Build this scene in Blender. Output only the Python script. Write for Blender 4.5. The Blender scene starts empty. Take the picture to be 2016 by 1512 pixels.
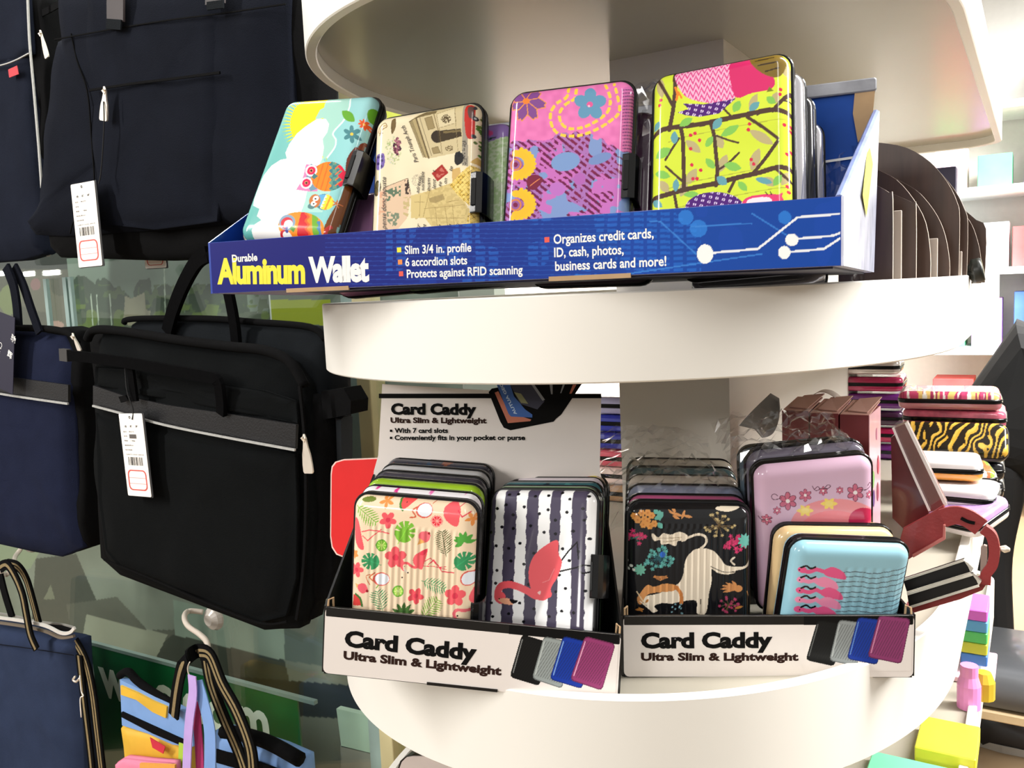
import bpy, bmesh, math, random
import numpy as np
from mathutils import Matrix, Vector
random.seed(7)
RNG = np.random.default_rng(11)
SC = bpy.context.scene
COL = SC.collection
D2R = math.pi / 180

# ---------------------------------------------------------------- camera
# World: X runs along the shop wall, Y runs into the shop along the display stand, Z up; the phone is held 1.40 m up.
EYE = 1.40
PITCH, ROLL, FOC, YAW = 0.10691, 0.04428, 1680.79, 0.55325
_c, _s = math.cos(PITCH), math.sin(PITCH)
_cr, _sr = math.cos(ROLL), math.sin(ROLL)
def _rz(v):
    x, y, z = v
    return np.array([x * math.cos(YAW) - y * math.sin(YAW), x * math.sin(YAW) + y * math.cos(YAW), z])
_r, _dn, _fw = np.array([1., 0, 0]), np.array([0, -_s, -_c]), np.array([0, _c, -_s])
AX_R = _rz(_cr * _r + _sr * _dn)
AX_D = _rz(-_sr * _r + _cr * _dn)
AX_F = _rz(_fw)
cam_data = bpy.data.cameras.new('camera')
cam = bpy.data.objects.new('camera', cam_data)
COL.objects.link(cam)
m = Matrix.Identity(4)
for i in range(3):
    m[i][0], m[i][1], m[i][2] = AX_R[i], -AX_D[i], -AX_F[i]
m[2][3] = EYE
cam.matrix_world = m
cam_data.sensor_width = 36.0
cam_data.lens = FOC / 2016 * 36.0
cam_data.clip_start = 0.02
SC.camera = cam

# ---------------------------------------------------------------- light, sky and exposure
SC.view_settings.view_transform = 'Standard'
SC.view_settings.look = 'None'
SC.view_settings.gamma = 1.0
SC.view_settings.use_curve_mapping = False
SC.view_settings.exposure = 0.0
world = bpy.data.worlds.new('world')
SC.world = world
world.use_nodes = True
world.node_tree.nodes['Background'].inputs[0].default_value = (1.0, 0.97, 0.92, 1)
world.node_tree.nodes['Background'].inputs[1].default_value = 0.62
def area(name, loc, target, sx, sy, power, col=(1, 0.96, 0.9), spread=180):
    l = bpy.data.lights.new(name, 'AREA')
    l.shape = 'RECTANGLE'; l.size = sx; l.size_y = sy; l.energy = power; l.color = col
    l.spread = spread * D2R
    o = bpy.data.objects.new(name, l); COL.objects.link(o)
    o.location = loc
    d = Vector(target) - Vector(loc)
    o.rotation_euler = d.to_track_quat('-Z', 'Y').to_euler()
    return o
# rows of ceiling tubes over the aisle behind and beside the phone
area('ceiling_row_light', (0.50, -0.75, 2.8), (-0.3, 0.62, 1.2), 0.09, 1.5, 6, (1, 0.97, 0.93), 150)
area('ceiling_row_light', (-2.5, -1.5, 2.8), (-0.9, 0.7, 1.2), 0.09, 1.6, 62, (1, 0.97, 0.93), 150)
area('ceiling_row_light', (-0.9, -5.0, 2.7), (-0.3, 0.6, 1.25), 1.4, 0.5, 30, (1, 0.97, 0.93), 120)
# the bright run of lamps along the right-hand aisle
area('aisle_row_light', (1.15, 1.35, 2.75), (-0.05, 1.0, 1.25), 0.3, 2.2, 110, (1, 0.98, 0.95), 150)
area('aisle_row_light', (0.9, 4.0, 2.9), (-0.1, 4.9, 0.4), 1.6, 1.2, 300, (1, 0.98, 0.96), 120)
area('wall_fill_light', (-2.8, 4.5, 2.9), (-3.0, 6.0, 1.3), 1.2, 0.6, 110, (1, 0.88, 0.83), 100)  # added fill: brightens the back wall that the shelf underside mirrors
# fill light added to brighten the window bay behind the glass
area('bay_fill_light', (-1.5, 0.96, 2.35), (-1.4, 1.10, 1.0), 1.8, 0.06, 13, (1, 0.98, 0.94))

# ---------------------------------------------------------------- picture points -> places
def ray(px, py):
    a = (px - 1008) / FOC; b = (py - 756) / FOC
    return AX_R * a + AX_D * b + AX_F
def at_y(px, py, y):
    r = ray(px, py); p = r * (y / r[1]); return np.array([p[0], p[1], p[2] + EYE])
def at_z(px, py, z):
    r = ray(px, py); p = r * ((z - EYE) / r[2]); return np.array([p[0], p[1], p[2] + EYE])
def at_x(px, py, x):
    r = ray(px, py); p = r * (x / r[0]); return np.array([p[0], p[1], p[2] + EYE])
def at_d(px, py, d):
    r = ray(px, py); return r * d + np.array([0, 0, EYE])
def project(P):
    P = np.asarray(P, float) - np.array([0, 0, EYE])
    f = P @ AX_F
    return np.array([1008 + FOC * (P @ AX_R) / f, 756 + FOC * (P @ AX_D) / f])

class Pose:
    """A board standing in the shop: x to its right, y up its face, z out of its face."""
    def __init__(s, yaw, lean, roll, T):
        a, l, r = yaw * D2R, lean * D2R, roll * D2R
        B = np.array([[1, 0, 0], [0, 0, -1], [0, 1, 0]], float)
        Rr = np.array([[math.cos(r), -math.sin(r), 0], [math.sin(r), math.cos(r), 0], [0, 0, 1]])
        Rl = np.array([[1, 0, 0], [0, math.cos(l), math.sin(l)], [0, -math.sin(l), math.cos(l)]])
        Rz = np.array([[math.cos(a), -math.sin(a), 0], [math.sin(a), math.cos(a), 0], [0, 0, 1]])
        s.R = Rz @ B @ Rl @ Rr
        s.T = np.array(T, float) + np.array([0, 0, EYE])
    def shifted(s, v):
        q = Pose(0, 0, 0, (0, 0, 0)); q.R = s.R; q.T = s.T + s.R @ np.array(v, float); return q
    def w(s, p): return s.R @ np.array(p, float) + s.T
    def mat(s):
        m = Matrix.Identity(4)
        for i in range(3):
            for j in range(3): m[i][j] = s.R[i, j]
            m[i][3] = s.T[i]
        return m
    def on(s, px, py, z=0.0):
        r = ray(px, py); n = s.R[:, 2]; o = np.array([0, 0, EYE]); T = s.T + n * z
        t = ((T - o) @ n) / (r @ n)
        return (s.R.T @ (o + r * t - s.T))[:2]
    def sheet(s, sc, ox, oy, x0, x1, y0, y1, z):
        """plane homography from local (x, y) to print-sheet coordinates"""
        A = []; b = []
        for x, y in ((x0, y0), (x1, y0), (x1, y1), (x0, y1)):
            q = (project(s.w((x, y, z))) - np.array([ox, oy])) * sc
            A.append([x, y, 1, 0, 0, 0, -q[0] * x, -q[0] * y]); b.append(q[0])
            A.append([0, 0, 0, x, y, 1, -q[1] * x, -q[1] * y]); b.append(q[1])
        h = np.linalg.solve(np.array(A), np.array(b))
        return np.append(h, 1).reshape(3, 3)

# ---------------------------------------------------------------- colour and materials
def lin(c):
    c = np.asarray(c, float) / 255.0
    return np.where(c <= 0.04045, c / 12.92, ((c + 0.055) / 1.055) ** 2.4)
MATS = {}
def mat(name, rgb, rough=0.5, metal=0.0, coat=0.0, var=0.04, nscale=30.0, bump=0.0, bscale=200.0, trans=0.0, alpha=1.0, emit=0.0, spec=0.5, stretch=None, sheen=0.0):
    """procedural material: base colour broken up by noise, with optional fine relief"""
    if name in MATS: return MATS[name]
    m = bpy.data.materials.new(name); m.use_nodes = True
    nt = m.node_tree; b = nt.nodes['Principled BSDF']
    tc = nt.nodes.new('ShaderNodeTexCoord')
    mp = nt.nodes.new('ShaderNodeMapping')
    nt.links.new(tc.outputs['Object'], mp.inputs[0])
    if stretch: mp.inputs['Scale'].default_value = stretch
    nz = nt.nodes.new('ShaderNodeTexNoise'); nz.inputs['Scale'].default_value = nscale; nz.inputs['Detail'].default_value = 4
    nt.links.new(mp.outputs[0], nz.inputs['Vector'])
    cr = nt.nodes.new('ShaderNodeValToRGB')
    L = lin(rgb)
    cr.color_ramp.elements[0].position = 0.3; cr.color_ramp.elements[1].position = 0.7
    cr.color_ramp.elements[0].color = (*np.clip(L * (1 - var), 0, 1), 1)
    cr.color_ramp.elements[1].color = (*np.clip(L * (1 + var), 0, 1), 1)
    nt.links.new(nz.outputs['Fac'], cr.inputs[0]); nt.links.new(cr.outputs[0], b.inputs['Base Color'])
    b.inputs['Roughness'].default_value = rough; b.inputs['Metallic'].default_value = metal
    b.inputs['Coat Weight'].default_value = coat; b.inputs['Coat Roughness'].default_value = 0.08
    b.inputs['Specular IOR Level'].default_value = spec
    b.inputs['Transmission Weight'].default_value = trans
    b.inputs['Alpha'].default_value = alpha
    if sheen: b.inputs['Sheen Weight'].default_value = sheen
    if emit:
        b.inputs['Emission Color'].default_value = (*L, 1); b.inputs['Emission Strength'].default_value = emit
    if bump:
        n2 = nt.nodes.new('ShaderNodeTexNoise'); n2.inputs['Scale'].default_value = bscale; n2.inputs['Detail'].default_value = 2
        nt.links.new(mp.outputs[0], n2.inputs['Vector'])
        bp = nt.nodes.new('ShaderNodeBump'); bp.inputs['Strength'].default_value = bump; bp.inputs['Distance'].default_value = 0.001
        nt.links.new(n2.outputs['Fac'], bp.inputs['Height']); nt.links.new(bp.outputs[0], b.inputs['Normal'])
    MATS[name] = m
    return m
def print_mat(name, rough=0.12, coat=0.5, spec=0.5):
    if name in MATS: return MATS[name]
    m = bpy.data.materials.new(name); m.use_nodes = True
    nt = m.node_tree; b = nt.nodes['Principled BSDF']
    at = nt.nodes.new('ShaderNodeAttribute'); at.attribute_name = 'Print'
    nt.links.new(at.outputs['Color'], b.inputs['Base Color'])
    nz = nt.nodes.new('ShaderNodeTexNoise'); nz.inputs['Scale'].default_value = 60
    mr = nt.nodes.new('ShaderNodeMapRange'); mr.inputs[3].default_value = rough * 0.8; mr.inputs[4].default_value = rough * 1.3
    nt.links.new(nz.outputs['Fac'], mr.inputs[0]); nt.links.new(mr.outputs[0], b.inputs['Roughness'])
    b.inputs['Coat Weight'].default_value = coat; b.inputs['Coat Roughness'].default_value = 0.04
    b.inputs['Specular IOR Level'].default_value = spec
    MATS[name] = m; return m
def film_mat(name, tint=(1, 1, 1), rough=0.05, clear=0.86):
    """thin clear plastic film or pane: mostly see-through, mirror-like at grazing angles"""
    if name in MATS: return MATS[name]
    m = bpy.data.materials.new(name); m.use_nodes = True
    nt = m.node_tree; nt.nodes.clear()
    out = nt.nodes.new('ShaderNodeOutputMaterial')
    mix = nt.nodes.new('ShaderNodeMixShader'); tr = nt.nodes.new('ShaderNodeBsdfTransparent'); gl = nt.nodes.new('ShaderNodeBsdfGlossy')
    tr.inputs[0].default_value = (*tint, 1); gl.inputs['Roughness'].default_value = rough
    lw = nt.nodes.new('ShaderNodeLayerWeight'); lw.inputs['Blend'].default_value = 0.5
    pw = nt.nodes.new('ShaderNodeMath'); pw.operation = 'POWER'; pw.inputs[1].default_value = 4.5
    fr = nt.nodes.new('ShaderNodeMath'); fr.operation = 'MULTIPLY_ADD'; fr.inputs[1].default_value = 0.9; fr.inputs[2].default_value = 0.045
    nt.links.new(lw.outputs['Facing'], pw.inputs[0]); nt.links.new(pw.outputs[0], fr.inputs[0])
    nz = nt.nodes.new('ShaderNodeTexNoise'); nz.inputs['Scale'].default_value = 40
    mt = nt.nodes.new('ShaderNodeMath'); mt.operation = 'MULTIPLY_ADD'; mt.inputs[1].default_value = (1 - clear) * 0.5; 
    nt.links.new(nz.outputs['Fac'], mt.inputs[0]); nt.links.new(fr.outputs[0], mt.inputs[2])
    nt.links.new(mt.outputs[0], mix.inputs[0]); nt.links.new(tr.outputs[0], mix.inputs[1]); nt.links.new(gl.outputs[0], mix.inputs[2])
    nt.links.new(mix.outputs[0], out.inputs[0])
    MATS[name] = m; return m

# ---------------------------------------------------------------- objects
def tag(o, label=None, cat=None, group=None, kind=None):
    if label: o['label'] = label
    if cat: o['category'] = cat
    if group: o['group'] = group
    if kind: o['kind'] = kind
    return o
def empty(name, label=None, cat=None, M=None, group=None, parent=None, kind=None):
    o = bpy.data.objects.new(name, None); COL.objects.link(o); o.empty_display_size = 0.02
    if parent is not None: o.parent = parent
    if M is not None: o.matrix_basis = M
    return tag(o, label, cat, group, kind)
def mesh(name, V, F, material, parent=None, smooth=False, M=None, world_pts=False, mats=None, fm=None):
    me = bpy.data.meshes.new(name)
    V = np.asarray(V, float)
    if world_pts and parent is not None:
        inv = np.array(full_mat(parent).inverted())
        V = (np.c_[V, np.ones(len(V))] @ inv.T)[:, :3]
    me.from_pydata(V.tolist(), [], [list(f) for f in F])
    for mm in (mats or [material]): me.materials.append(mm)
    if fm is not None: me.polygons.foreach_set('material_index', fm)
    if smooth: me.polygons.foreach_set('use_smooth', [True] * len(me.polygons))
    me.update()
    o = bpy.data.objects.new(name, me); COL.objects.link(o)
    if parent is not None: o.parent = parent
    if M is not None: o.matrix_basis = M
    return o
def full_mat(o):
    m = o.matrix_basis.copy(); p = o.parent
    while p is not None: m = p.matrix_basis @ m; p = p.parent
    return m
def Tm(x, y, z): return Matrix.Translation((x, y, z))
def box_vf(x0, x1, y0, y1, z0, z1, b=0.0):
    if b <= 0:
        V = [(x, y, z) for z in (z0, z1) for x, y in ((x0, y0), (x1, y0), (x1, y1), (x0, y1))]
        F = [(3, 2, 1, 0), (4, 5, 6, 7), (0, 1, 5, 4), (1, 2, 6, 5), (2, 3, 7, 6), (3, 0, 4, 7)]
        return V, F
    ol = rrect(x0, x1, y0, y1, b, 3)
    ol2 = rrect(x0 + b * .5, x1 - b * .5, y0 + b * .5, y1 - b * .5, b * .6, 3)
    return loft([[(x, y, z0) for x, y in ol2], [(x, y, z0 + b * .5) for x, y in ol], [(x, y, z1 - b * .5) for x, y in ol], [(x, y, z1) for x, y in ol2]])
def rrect(x0, x1, y0, y1, r, n=5):
    P = []
    for cx, cy, a0 in ((x1 - r, y1 - r, 0), (x0 + r, y1 - r, 90), (x0 + r, y0 + r, 180), (x1 - r, y0 + r, 270)):
        for i in range(n + 1):
            a = (a0 + 90 * i / n) * D2R
            P.append((cx + r * math.cos(a), cy + r * math.sin(a)))
    return P
def loft(rings, cap0=True, cap1=True, closed=True):
    n = len(rings[0]); V = [p for r in rings for p in r]; F = []
    for k in range(len(rings) - 1):
        for i in range(n if closed else n - 1):
            j = (i + 1) % n
            F.append((k * n + i, k * n + j, (k + 1) * n + j, (k + 1) * n + i))
    if cap0: F.append(tuple(range(n))[::-1])
    if cap1: F.append(tuple((len(rings) - 1) * n + i for i in range(n)))
    return V, F
def merge(*parts):
    V = []; F = []
    for v, f in parts:
        o = len(V); V += [tuple(p) for p in v]; F += [tuple(i + o for i in g) for g in f]
    return V, F
def tube(path, r, n=8, flat=None, up=(0, 0, 1)):
    """round tube or, with flat=(w, t), a flat strap along a path"""
    P = [np.array(p, float) for p in path]; rings = []
    for i, p in enumerate(P):
        t = P[min(i + 1, len(P) - 1)] - P[max(i - 1, 0)]; t /= (np.linalg.norm(t) + 1e-12)
        u = np.array(up, float); u = u - t * (u @ t)
        if np.linalg.norm(u) < 1e-4: u = np.array([1., 0, 0]) - t * t[0]
        u /= np.linalg.norm(u); s = np.cross(t, u)
        if flat: 
            w, h = flat
            w = w[i] if hasattr(w, '__len__') else w
            rings.append([p + s * w / 2 + u * h / 2, p - s * w / 2 + u * h / 2, p - s * w / 2 - u * h / 2, p + s * w / 2 - u * h / 2])
        else:
            rr = r[i] if hasattr(r, '__len__') else r
            rings.append([p + rr * (u * math.cos(a) + s * math.sin(a)) for a in [2 * math.pi * k / n for k in range(n)]])
    return loft(rings)
def smooth_path(P, k=6):
    P = [np.array(p, float) for p in P]; out = []
    for i in range(len(P) - 1):
        p0 = P[max(i - 1, 0)]; p1 = P[i]; p2 = P[i + 1]; p3 = P[min(i + 2, len(P) - 1)]
        for j in range(k):
            t = j / k
            out.append(0.5 * ((2 * p1) + (-p0 + p2) * t + (2 * p0 - 5 * p1 + 4 * p2 - p3) * t * t + (-p0 + 3 * p1 - 3 * p2 + p3) * t ** 3))
    out.append(P[-1]); return out
def slab(P, n_off, t, bev=0.0):
    """polygon P (3-D, planar) given thickness t along n_off"""
    P = np.array(P, float); n = np.array(n_off, float); n /= np.linalg.norm(n); c = P.mean(0)
    if bev > 0:
        Q = c + (P - c) * (1 - bev)
        return loft([list(Q), list(P - n * t * .25), list(P - n * t * .75), list(Q - n * t)])
    return loft([list(P), list(P - n * t)])
def cushion(P, y0, depth, bulge=0.01, seed=0, levels=(1, 1, .985, .93, .8, .55, .25), wob=0.003):
    """soft bag body: outline P given as points near the plane y=y0, bulging towards the viewer (-Y), depth behind"""
    P = np.array(P, float); c = P.mean(0); rg = np.random.default_rng(seed)
    ph = rg.uniform(0, 6.28, 6)
    rings = [[(*((c + (p - c) * .97)[[0]]), y0 + depth, (c + (p - c) * .97)[2]) for p in P]]
    offs = (depth * .75, depth * .18, 0.004, -bulge * .45, -bulge * .8, -bulge, -bulge)
    for s, o in zip(levels, offs):
        ring = []
        for p in P:
            q = c + (p - c) * s
            w = wob * (math.sin(q[0] * 37 + ph[0]) * math.sin(q[2] * 29 + ph[1]) + .5 * math.sin(q[0] * 71 + q[2] * 53 + ph[2])) * (1 if s < .97 else 0)
            ring.append((q[0], y0 + o + w, q[2]))
        rings.append(ring)
    return loft(rings)
def curve_pts(pts, k=4): return smooth_path(pts, k)
def resample(P, n_each=5):
    out = []
    for i in range(len(P)):
        a = np.array(P[i], float); b = np.array(P[(i + 1) % len(P)], float)
        for j in range(n_each): out.append(a + (b - a) * j / n_each)
    return out

FONT_CACHE = {}
def text_vf(s, bold=0.0, shear=0.0, spacing=1.0):
    key = (s, bold, shear, spacing)
    if key in FONT_CACHE: return FONT_CACHE[key]
    cu = bpy.data.curves.new('t', 'FONT'); cu.body = s; cu.size = 1.0; cu.offset = bold; cu.shear = shear; cu.space_character = spacing
    cu.resolution_u = 3; cu.fill_mode = 'FRONT'
    o = bpy.data.objects.new('t', cu); COL.objects.link(o)
    dg = bpy.context.evaluated_depsgraph_get(); dg.update()
    me = bpy.data.meshes.new_from_object(o.evaluated_get(dg))
    V = [tuple(v.co) for v in me.vertices]; F = [tuple(p.vertices) for p in me.polygons]
    bpy.data.objects.remove(o); bpy.data.curves.remove(cu); bpy.data.meshes.remove(me)
    FONT_CACHE[key] = (V, F); return V, F
def text_on(pose, s, a, b, h, z=0.0004, bold=0.0, shear=0.0, spacing=1.0, shift=(0, 0), cap=0.69, hm=None):
    """lettering as flat ink in the board's own plane: baseline from picture point a to b, capitals h picture pixels high"""
    V, F = text_vf(s, bold, shear, spacing)
    V = np.array(V)
    if len(V) == 0: return [], []
    zp = z if z > -.01 else 0
    A = pose.on(*a, zp); B = pose.on(*b, zp); U = pose.on(a[0], a[1] - h, zp)
    ex = B - A; L = np.linalg.norm(ex); ex /= L; ey = np.array([-ex[1], ex[0]])
    hh = hm or abs((U - A) @ ey)
    x0, x1 = V[:, 0].min(), V[:, 0].max()
    X = (V[:, 0] - x0) / (x1 - x0) * L; Y = V[:, 1] / cap * hh
    P = A + X[:, None] * ex + Y[:, None] * ey
    return [(p[0], p[1], z) for p in P], F

# ---------------------------------------------------------------- printing: colours laid on a fine grid of real surface points
class Ink:
    def __init__(s, X, Y, base):
        s.X = X; s.Y = Y; s.C = np.tile(np.array(base, float), (len(X), 1))
    def put(s, m, c, a=1.0):
        s.C[m] = s.C[m] * (1 - a) + np.array(c, float) * a
    def _box(s, x0, y0, x1, y1):
        return np.nonzero((s.X >= x0) & (s.X <= x1) & (s.Y >= y0) & (s.Y <= y1))[0]
    def poly(s, P, c, a=1.0, f=None):
        P = np.array(P, float); k = s._box(P[:, 0].min(), P[:, 1].min(), P[:, 0].max(), P[:, 1].max())
        if len(k) == 0: return
        x, y = s.X[k], s.Y[k]; ins = np.zeros(len(k), bool); n = len(P)
        for i in range(n):
            xa, ya = P[i]; xb, yb = P[(i + 1) % n]
            if ya == yb: continue
            cnd = ((ya > y) != (yb > y)) & (x < (xb - xa) * (y - ya) / (yb - ya) + xa)
            ins ^= cnd
        k = k[ins]
        if f is not None: k = k[f(s.X[k], s.Y[k])]
        s.put(k, c, a)
    def blob(s, P, c, a=1.0, f=None):
        P = list(P); Q = smooth_path(P[-1:] + P + P[:2], 5)
        s.poly(Q[5:-6], c, a, f)
    def ell(s, cx, cy, rx, ry, c, rot=0, a=1.0, f=None):
        R = max(rx, ry); k = s._box(cx - R, cy - R, cx + R, cy + R); t = rot * D2R
        dx, dy = s.X[k] - cx, s.Y[k] - cy
        u = dx * math.cos(t) + dy * math.sin(t); v = -dx * math.sin(t) + dy * math.cos(t)
        k = k[(u / rx) ** 2 + (v / ry) ** 2 <= 1]
        if f is not None: k = k[f(s.X[k], s.Y[k])]
        s.put(k, c, a)
    def ring(s, cx, cy, r0, r1, c):
        k = s._box(cx - r1, cy - r1, cx + r1, cy + r1); d = np.hypot(s.X[k] - cx, s.Y[k] - cy)
        s.put(k[(d <= r1) & (d >= r0)], c)
    def line(s, P, w, c, a=1.0, w1=None, dash=None):
        P = [np.array(p, float) for p in P]; L = 0; W = max(w, w1 or 0)
        tot = sum(np.linalg.norm(P[i + 1] - P[i]) for i in range(len(P) - 1)) or 1
        for i in range(len(P) - 1):
            A, B = P[i], P[i + 1]; d = B - A; n = np.linalg.norm(d)
            if n < 1e-6: continue
            k = s._box(min(A[0], B[0]) - W, min(A[1], B[1]) - W, max(A[0], B[0]) + W, max(A[1], B[1]) + W)
            x, y = s.X[k] - A[0], s.Y[k] - A[1]
            t = np.clip((x * d[0] + y * d[1]) / n / n, 0, 1)
            dist = np.hypot(x - t * d[0], y - t * d[1])
            ww = w if w1 is None else w + (w1 - w) * (L + t * n) / tot
            m = dist <= ww / 2
            if dash: m &= ((L + t * n) % (dash[0] + dash[1])) < dash[0]
            s.put(k[m], c, a); L += n
    def curve(s, P, w, c, a=1.0, w1=None, dash=None): s.line(smooth_path(P, 6), w, c, a, w1, dash)
    def leaf(s, x0, y0, x1, y1, w, c, a=1.0, vein=None):
        dx, dy = x1 - x0, y1 - y0; L = math.hypot(dx, dy); nx, ny = -dy / L, dx / L; P = []
        for i in range(13):
            t = i / 12; q = w * math.sin(math.pi * t) ** .8; P.append((x0 + dx * t + nx * q, y0 + dy * t + ny * q))
        for i in range(12, -1, -1):
            t = i / 12; q = w * math.sin(math.pi * t) ** .8; P.append((x0 + dx * t - nx * q, y0 + dy * t - ny * q))
        s.poly(P, c, a)
        if vein: s.line([(x0, y0), (x0 + dx * .9, y0 + dy * .9)], max(2, L * .03), vein)
    def flower(s, x, y, r, n, c, cc, rot=0, cr=.28, edge=None, w=.33):
        for k in range(n):
            t = rot + k * 2 * math.pi / n; ex, ey = math.cos(t), math.sin(t)
            if edge: s.ell(x + ex * r * .58, y + ey * r * .58, r * .5, r * (w + .06), edge, math.degrees(t))
            s.ell(x + ex * r * .56, y + ey * r * .56, r * .44, r * w, c, math.degrees(t))
        s.ell(x, y, r * cr, r * cr, cc)
    def palm(s, x0, y0, x1, y1, w, c, n=9):
        dx, dy = x1 - x0, y1 - y0; L = math.hypot(dx, dy); ux, uy = dx / L, dy / L; nx, ny = -uy, ux
        s.line([(x0, y0), (x1, y1)], L * .03, c)
        for k in range(n):
            t = .12 + .85 * k / (n - 1); q = w * (math.sin(math.pi * (t * .85 + .08)) ** .7)
            bx, by = x0 + dx * t, y0 + dy * t
            for sg in (-1, 1):
                s.leaf(bx, by, bx + sg * nx * q + ux * q * .6, by + sg * ny * q + uy * q * .6, L / n * .2, c)
    def monstera(s, x, y, r, c, bg, rot=0):
        s.ell(x, y, r, r * .92, c, rot)
        for k in range(7):
            t = rot * D2R + (k - 3) * .62; ex, ey = math.cos(t), math.sin(t)
            s.line([(x + ex * r * .45, y + ey * r * .45), (x + ex * r * 1.05, y + ey * r * 1.05)], r * .05, bg, w1=r * .2)
        t = rot * D2R; s.line([(x - math.cos(t) * r * 1.25, y - math.sin(t) * r * 1.25), (x + math.cos(t) * r * .7, y + math.sin(t) * r * .7)], r * .07, tuple(v * 1.15 for v in c))
def noise2(X, Y, sc, seed=0):
    """smooth value noise in 0..1"""
    rg = np.random.default_rng(seed); G = rg.random((64, 64)); x = X / sc; y = Y / sc
    xi = np.floor(x).astype(int); yi = np.floor(y).astype(int); fx = x - xi; fy = y - yi
    fx = fx * fx * (3 - 2 * fx); fy = fy * fy * (3 - 2 * fy)
    g = lambda a, b: G[a % 64, b % 64]
    return (g(xi, yi) * (1 - fx) + g(xi + 1, yi) * fx) * (1 - fy) + (g(xi, yi + 1) * (1 - fx) + g(xi + 1, yi + 1) * fx) * fy
def set_print(o, C):
    me = o.data; at = me.color_attributes.new('Print', 'FLOAT_COLOR', 'POINT')
    L = np.c_[lin(np.clip(C, 0, 255)), np.ones(len(C))].astype(np.float32)
    at.data.foreach_set('color', L.ravel())
def grid_mesh(name, X, Y, Z, nx, ny, material, parent, smooth=True):
    V = np.stack([X, Y, Z], 1).astype(np.float32); i = np.arange(nx * ny).reshape(ny, nx)
    F = np.stack([i[:-1, :-1], i[:-1, 1:], i[1:, 1:], i[1:, :-1]], -1).reshape(-1, 4)
    me = bpy.data.meshes.new(name); me.vertices.add(len(V)); me.vertices.foreach_set('co', V.ravel())
    me.loops.add(F.size); me.loops.foreach_set('vertex_index', F.ravel().astype(np.int32))
    me.polygons.add(len(F)); me.polygons.foreach_set('loop_start', np.arange(0, F.size, 4, dtype=np.int32))
    me.polygons.foreach_set('use_smooth', np.ones(len(F), bool)); me.materials.append(material); me.update(calc_edges=True)
    o = bpy.data.objects.new(name, me); COL.objects.link(o)
    if parent is not None: o.parent = parent
    return o
# ================================================================ THE SETTING
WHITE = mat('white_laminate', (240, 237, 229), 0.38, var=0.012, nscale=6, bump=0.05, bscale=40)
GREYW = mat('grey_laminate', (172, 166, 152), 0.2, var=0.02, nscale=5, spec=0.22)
V, F = box_vf(-30, 25, -40, 7.0, -0.05, 0.0)
tag(mesh('floor', V, F, mat('beige_floor_tile', (140, 118, 90), 0.35, var=0.06, nscale=3)), 'beige shop floor', kind='structure')
V, F = box_vf(-30, 25, 6.0, 6.08, 0.0, 3.2)
tag(mesh('wall_back', V, F, mat('white_wall', (240, 238, 232), 0.7, var=0.02)), kind='structure')

# ================================================================ THE WHITE DISPLAY STAND
CU, CV, A_, B_, NP = -0.30541, 0.72691, 0.2578, 0.30294, 2.0883
YB = 1.50
def shelf_outline(off=0.0, a=A_, b=B_):
    a2, b2 = a - off, b - off; P = []
    for i in range(121):
        t = math.pi * i / 120
        P.append((CU - a2 * np.sign(math.cos(t)) * abs(math.cos(t)) ** (2 / NP), CV - b2 * abs(math.sin(t)) ** (2 / NP)))
    yb = YB - off; r = 0.045
    for cx, s in ((CU + a2 - r, 1), (CU - a2 + r, -1)):
        for i in range(7):
            t = (i * 15) * D2R
            if s < 0: t = math.pi / 2 - t
            P.append((cx + s * r * math.cos(t), yb - r + r * math.sin(t)))
    return P
def shelf(parent, z0, z1, lip=0.0078, under=0.011, rim_w=0.0085):
    g = empty('shelf', M=Tm(0, 0, z0), parent=parent)
    O = shelf_outline(); I = shelf_outline(rim_w); O1 = shelf_outline(0.0009); I1 = shelf_outline(rim_w - 0.0009)
    h = 0.0009
    R = [[(x, y, z) for x, y in P] for P, z in ((I, z0 + h), (I1, z0), (O1, z0), (O, z0 + h), (O, z1 - h), (O1, z1), (I1, z1), (I, z1 - h))]
    R.append(R[0])
    V, F = loft(R, False, False)
    o = mesh('rim', V, F, WHITE, g, smooth=True, world_pts=True); o.data.set_sharp_from_angle(angle=0.5)
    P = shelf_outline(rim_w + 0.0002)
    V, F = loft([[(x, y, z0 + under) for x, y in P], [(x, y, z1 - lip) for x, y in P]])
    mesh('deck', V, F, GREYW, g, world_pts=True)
    return g
stand = empty('display_stand', 'white round-ended display stand with three thick shelves on a central panel', 'display stand', Tm(CU, CV, 0))
Z_TOP0 = EYE + 0.1868; Z_MID1 = EYE - 0.0024; Z_MID0 = EYE - 0.0544; Z_LOW1 = EYE - 0.2447; Z_LOW0 = EYE - 0.3087
LIP = 0.0078
shelf(stand, Z_TOP0, Z_TOP0 + 0.056)
shelf(stand, Z_MID0, Z_MID1)
shelf(stand, Z_LOW0, Z_LOW1)
Z_BASE = EYE - 0.47
shelf(stand, Z_BASE - 0.06, Z_BASE)
V, F = box_vf(-0.324, -0.222, 0.711, 1.46, 0.02, Z_TOP0 + 0.02)
mesh('support_panel', V, F, mat('panel_paint', (232, 226, 215), 0.55, var=0.02, nscale=8), stand, world_pts=True)
DECK_MID = Z_MID1 - LIP; DECK_LOW = Z_LOW1 - LIP; DECK_BASE = Z_BASE - LIP
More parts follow.
